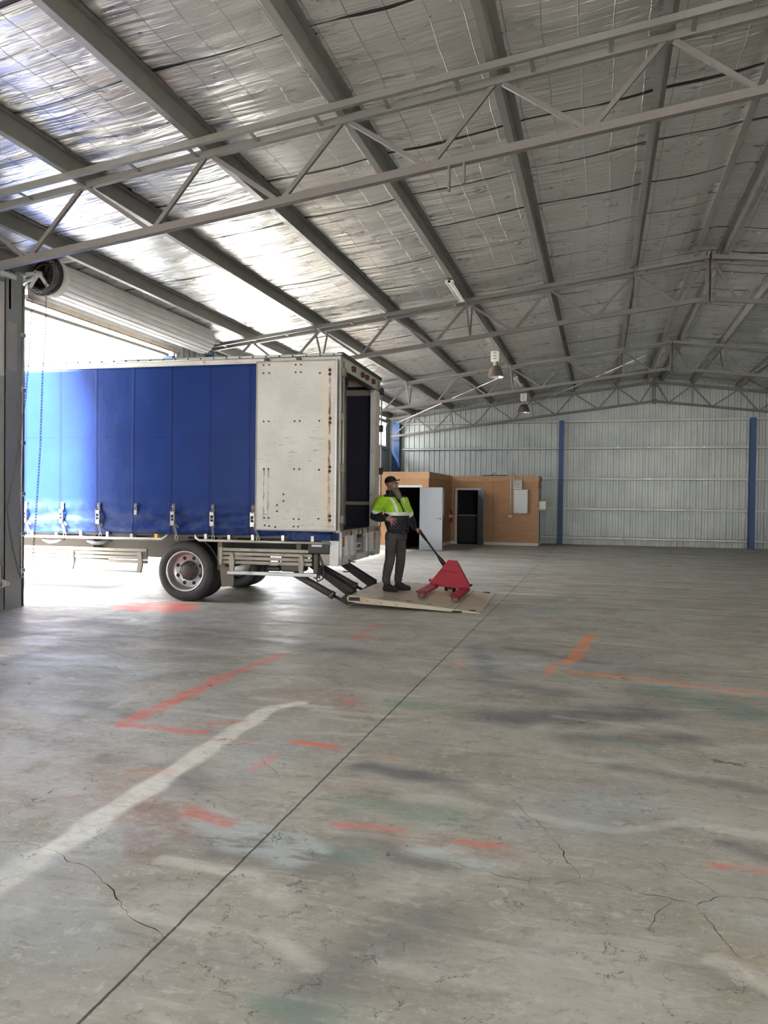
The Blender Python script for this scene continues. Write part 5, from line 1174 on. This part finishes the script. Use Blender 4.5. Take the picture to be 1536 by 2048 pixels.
def jmat(c, n):
    for s_, e_, w_, hand in ((sR, eR, wR, 'R'), (sL, eL, wL, 'L')):
        q_ = sleeve_t(c, s_, e_, w_)
        if q_[2] > (.10 if hand == 'R' else .0) and q_[3] < .085: return 1
        u, o1, u2, o2 = sleeve_t(c, s_, e_, w_); onarm = False
        tb = (c-Vector((.0,0,c.z))).dot(lef)
        if hand == 'R': onarm = (c.x < -.195-.0*(c.z)) or (o2 < .085 and u2 > .05 and u > .8 and c.dot(fwd) < 9 and (c-Vector((.012,0,c.z))).dot(lef) < -.10 and c.z < 1.24)
        else: onarm = (o1 < .10 and u > .12 and tb > .17) or (o2 < .085 and u2 > .0)
        if onarm:
            if u2 > .12 and o2 < .10 and u > .85: return 1
            if u < .62: return 0
            if u < .83: return 2
            return 1
    # torso
    q = c-Vector((.0, 0, c.z)); cx = -.01+(1.28-c.z)*.16; rel_ = c-Vector((cx-.02, 0, c.z)); fl_ = rel_.dot(lef); ff = rel_.dot(fwd)
    if c.z > 1.485: return 1
    if 1.19 < c.z+fl_*.0 < 1.245: return 2
    if c.z <= 1.19: return 1
    if ff > .0 and abs(fl_) < .018+(.0 if c.z < 1.4 else .02): return 1
    if ff > 0 and .095 < abs(fl_) < .135 and c.z < 1.47: return 2
    return 0
def jfold(c):
    f_ = .010*mnoise.noise(Vector((c.x*11, c.y*11, c.z*9)))+.007*mnoise.noise(Vector((c.x*9+c.z*16, c.y*12, c.z*4+7)))+.0035*mnoise.noise(Vector((c.x*30, c.y*30, c.z*22)))
    if c.z < .99: f_ += .006*sin(c.z*150)*max(0, 1-abs(c.z-.955)/.04)
    return f_
jacket = fused('jacket', jk, [M['lime'], M['navy'], M['tape']], prs, .0042, 10, jmat, jfold)
# collar standing up around the neck
cr = [[Vector((-.078+dx, 0, z))+lef*(a_*cos(q))+fwd*(d_*sin(q)) for q in [2*pi*k/24 for k in range(24)]] for z, a_, d_, dx in ((1.46,.10,.095,.0), (1.52,.086,.088,-.002), (1.585,.082,.086,-.004), (1.59,.074,.078,-.004), (1.52,.07,.075,0))]
MB().rings(cr).build('jacket_collar', M['navy'], jacket)
for z0, z1 in ((1.18, 1.00),): MB().tube([Vector((.035,0,z))+fwd*(.178 if z < 1.1 else .172)+Vector((0,0,0)) for z in (1.02, 1.1, 1.18)], .004, 6).build('zip', M['black'], jacket)
# trousers
tr = MB()
rt_ = [[Vector((.02, .01, z))+lef*(a_*cos(q))+fwd*(d_*sin(q)) for q in [2*pi*k/24 for k in range(24)]] for z, a_, d_ in ((1.0,.165,.125), (.93,.18,.14), (.86,.175,.135), (.81,.16,.125))]
tr.rings(rt_)
tcap(tr, [hipR+Vector((0,0,-.03)), (hipR*.5+kR*.5), kR, kR*.5+aR*.5+Vector((-.015,0,.0)), aR+Vector((-.008,0,.09)), aR+Vector((0,0,.05))], [.108,.092,.077,.071,.066,.064], 18)
tcap(tr, [hipL+Vector((0,0,-.03)), (hipL*.5+kL*.5), kL, kL*.5+aL*.5+Vector((.0,0,.0)), aL+Vector((0,0,.09)), aL+Vector((0,0,.05))], [.108,.092,.077,.071,.066,.064], 18)
def tfold(c):
    low = max(0, 1-abs(c.z-.18)/.16); kn_ = max(0, 1-abs(c.z-.52)/.15)
    return .009*mnoise.noise(Vector((c.x*12, c.y*12, c.z*6)))+.005*low*sin(c.z*95+c.x*60)*(.4+mnoise.noise(c*14))+.004*kn_*sin(c.z*70+c.y*60)*mnoise.noise(c*12)*2+.004*mnoise.noise(Vector((c.x*25+c.z*14, c.y*25, c.z*16)))
trs = fused('trousers', tr, [M['trouser']], prs, .0065, 4, None, tfold)
MB().box(-.055,.055,-.01,.006,-.075,.075).build('thigh_pocket', M['trouser'], trs).matrix_local = Matrix.Translation(hipR*.55+kR*.45+Vector((-.03,-.088,.0))) @ Matrix.Rotation(radians(-8), 4, 'Z')
# boots
for nm, a_, d in (('boot', aR, Vector((.80,-.58,0)).normalized()), ('boot', aL, Vector((.93,-.30,0)).normalized())):
    z0 = pfz((tk_mat.inverted() @ (prs.matrix_world @ a_)).x)-.158; B = MB(); zl = Vector((0,0,z0))
    g0 = Vector((a_.x, a_.y, 0)); tcap(B, [Vector((a_.x, a_.y, z0+.15)), Vector((a_.x, a_.y, z0+.09)), g0+zl+Vector((0,0,.055))-d*.012], [.052,.052,.05], 14)
    tcap(B, [g0+zl-d*.03+Vector((0,0,.045)), g0+zl+d*.07+Vector((0,0,.048)), g0+zl+d*.16+Vector((0,0,.042)), g0+zl+d*.185+Vector((0,0,.038))], [.045,.047,.040,.034], 14)
    tcap(B, [g0+zl+Vector((0,0,.10)), g0+zl+d*.10+Vector((0,0,.062))], [.048,.04], 14)
    bt = fused(nm, B, [M['boot']], prs, .006, 4)
    for v in bt.data.vertices: v.co.z = max(v.co.z, z0+.012)
    sd = Vector((-d.y, d.x, 0)); ol = []
    for k in range(20):
        q = 2*pi*k/20; fx = .075+.142*cos(q); w = .050*sin(q)*(1.0 if cos(q) > -.2 else .86); ol.append((fx, w))
    MB().prism(ol, lambda p, q, t_, g0=g0, d=d, sd=sd, z0=z0: tuple(g0+d*p+sd*q+Vector((0,0,z0+t_))), .001, .024).build('boot_sole', M['sole'], bt)
    lc = MB()
    for k in range(4): c0 = g0+zl+d*(.035+.022*k)+Vector((0,0,.128-.017*k)); lc.tube([c0-sd*.024, c0+Vector((0,0,.006))+d*.006, c0+sd*.024], .003, 6)
    lc.build('laces', simple('grey_laces', (.22,.21,.2), .8) if 'grey_laces' not in bpy.data.materials else bpy.data.materials['grey_laces'], bt)
kc = MB(); c0 = Vector((.035,0,.945))+fwd*.16+lef*-.06; kc.tube([c0+lef*(.018*cos(q))+Vector((0,0,.022*sin(q))) for q in [radians(200+k*20) for k in range(9)]], .0035, 6)
kc.build('belt_clip', M['plate'], trs)
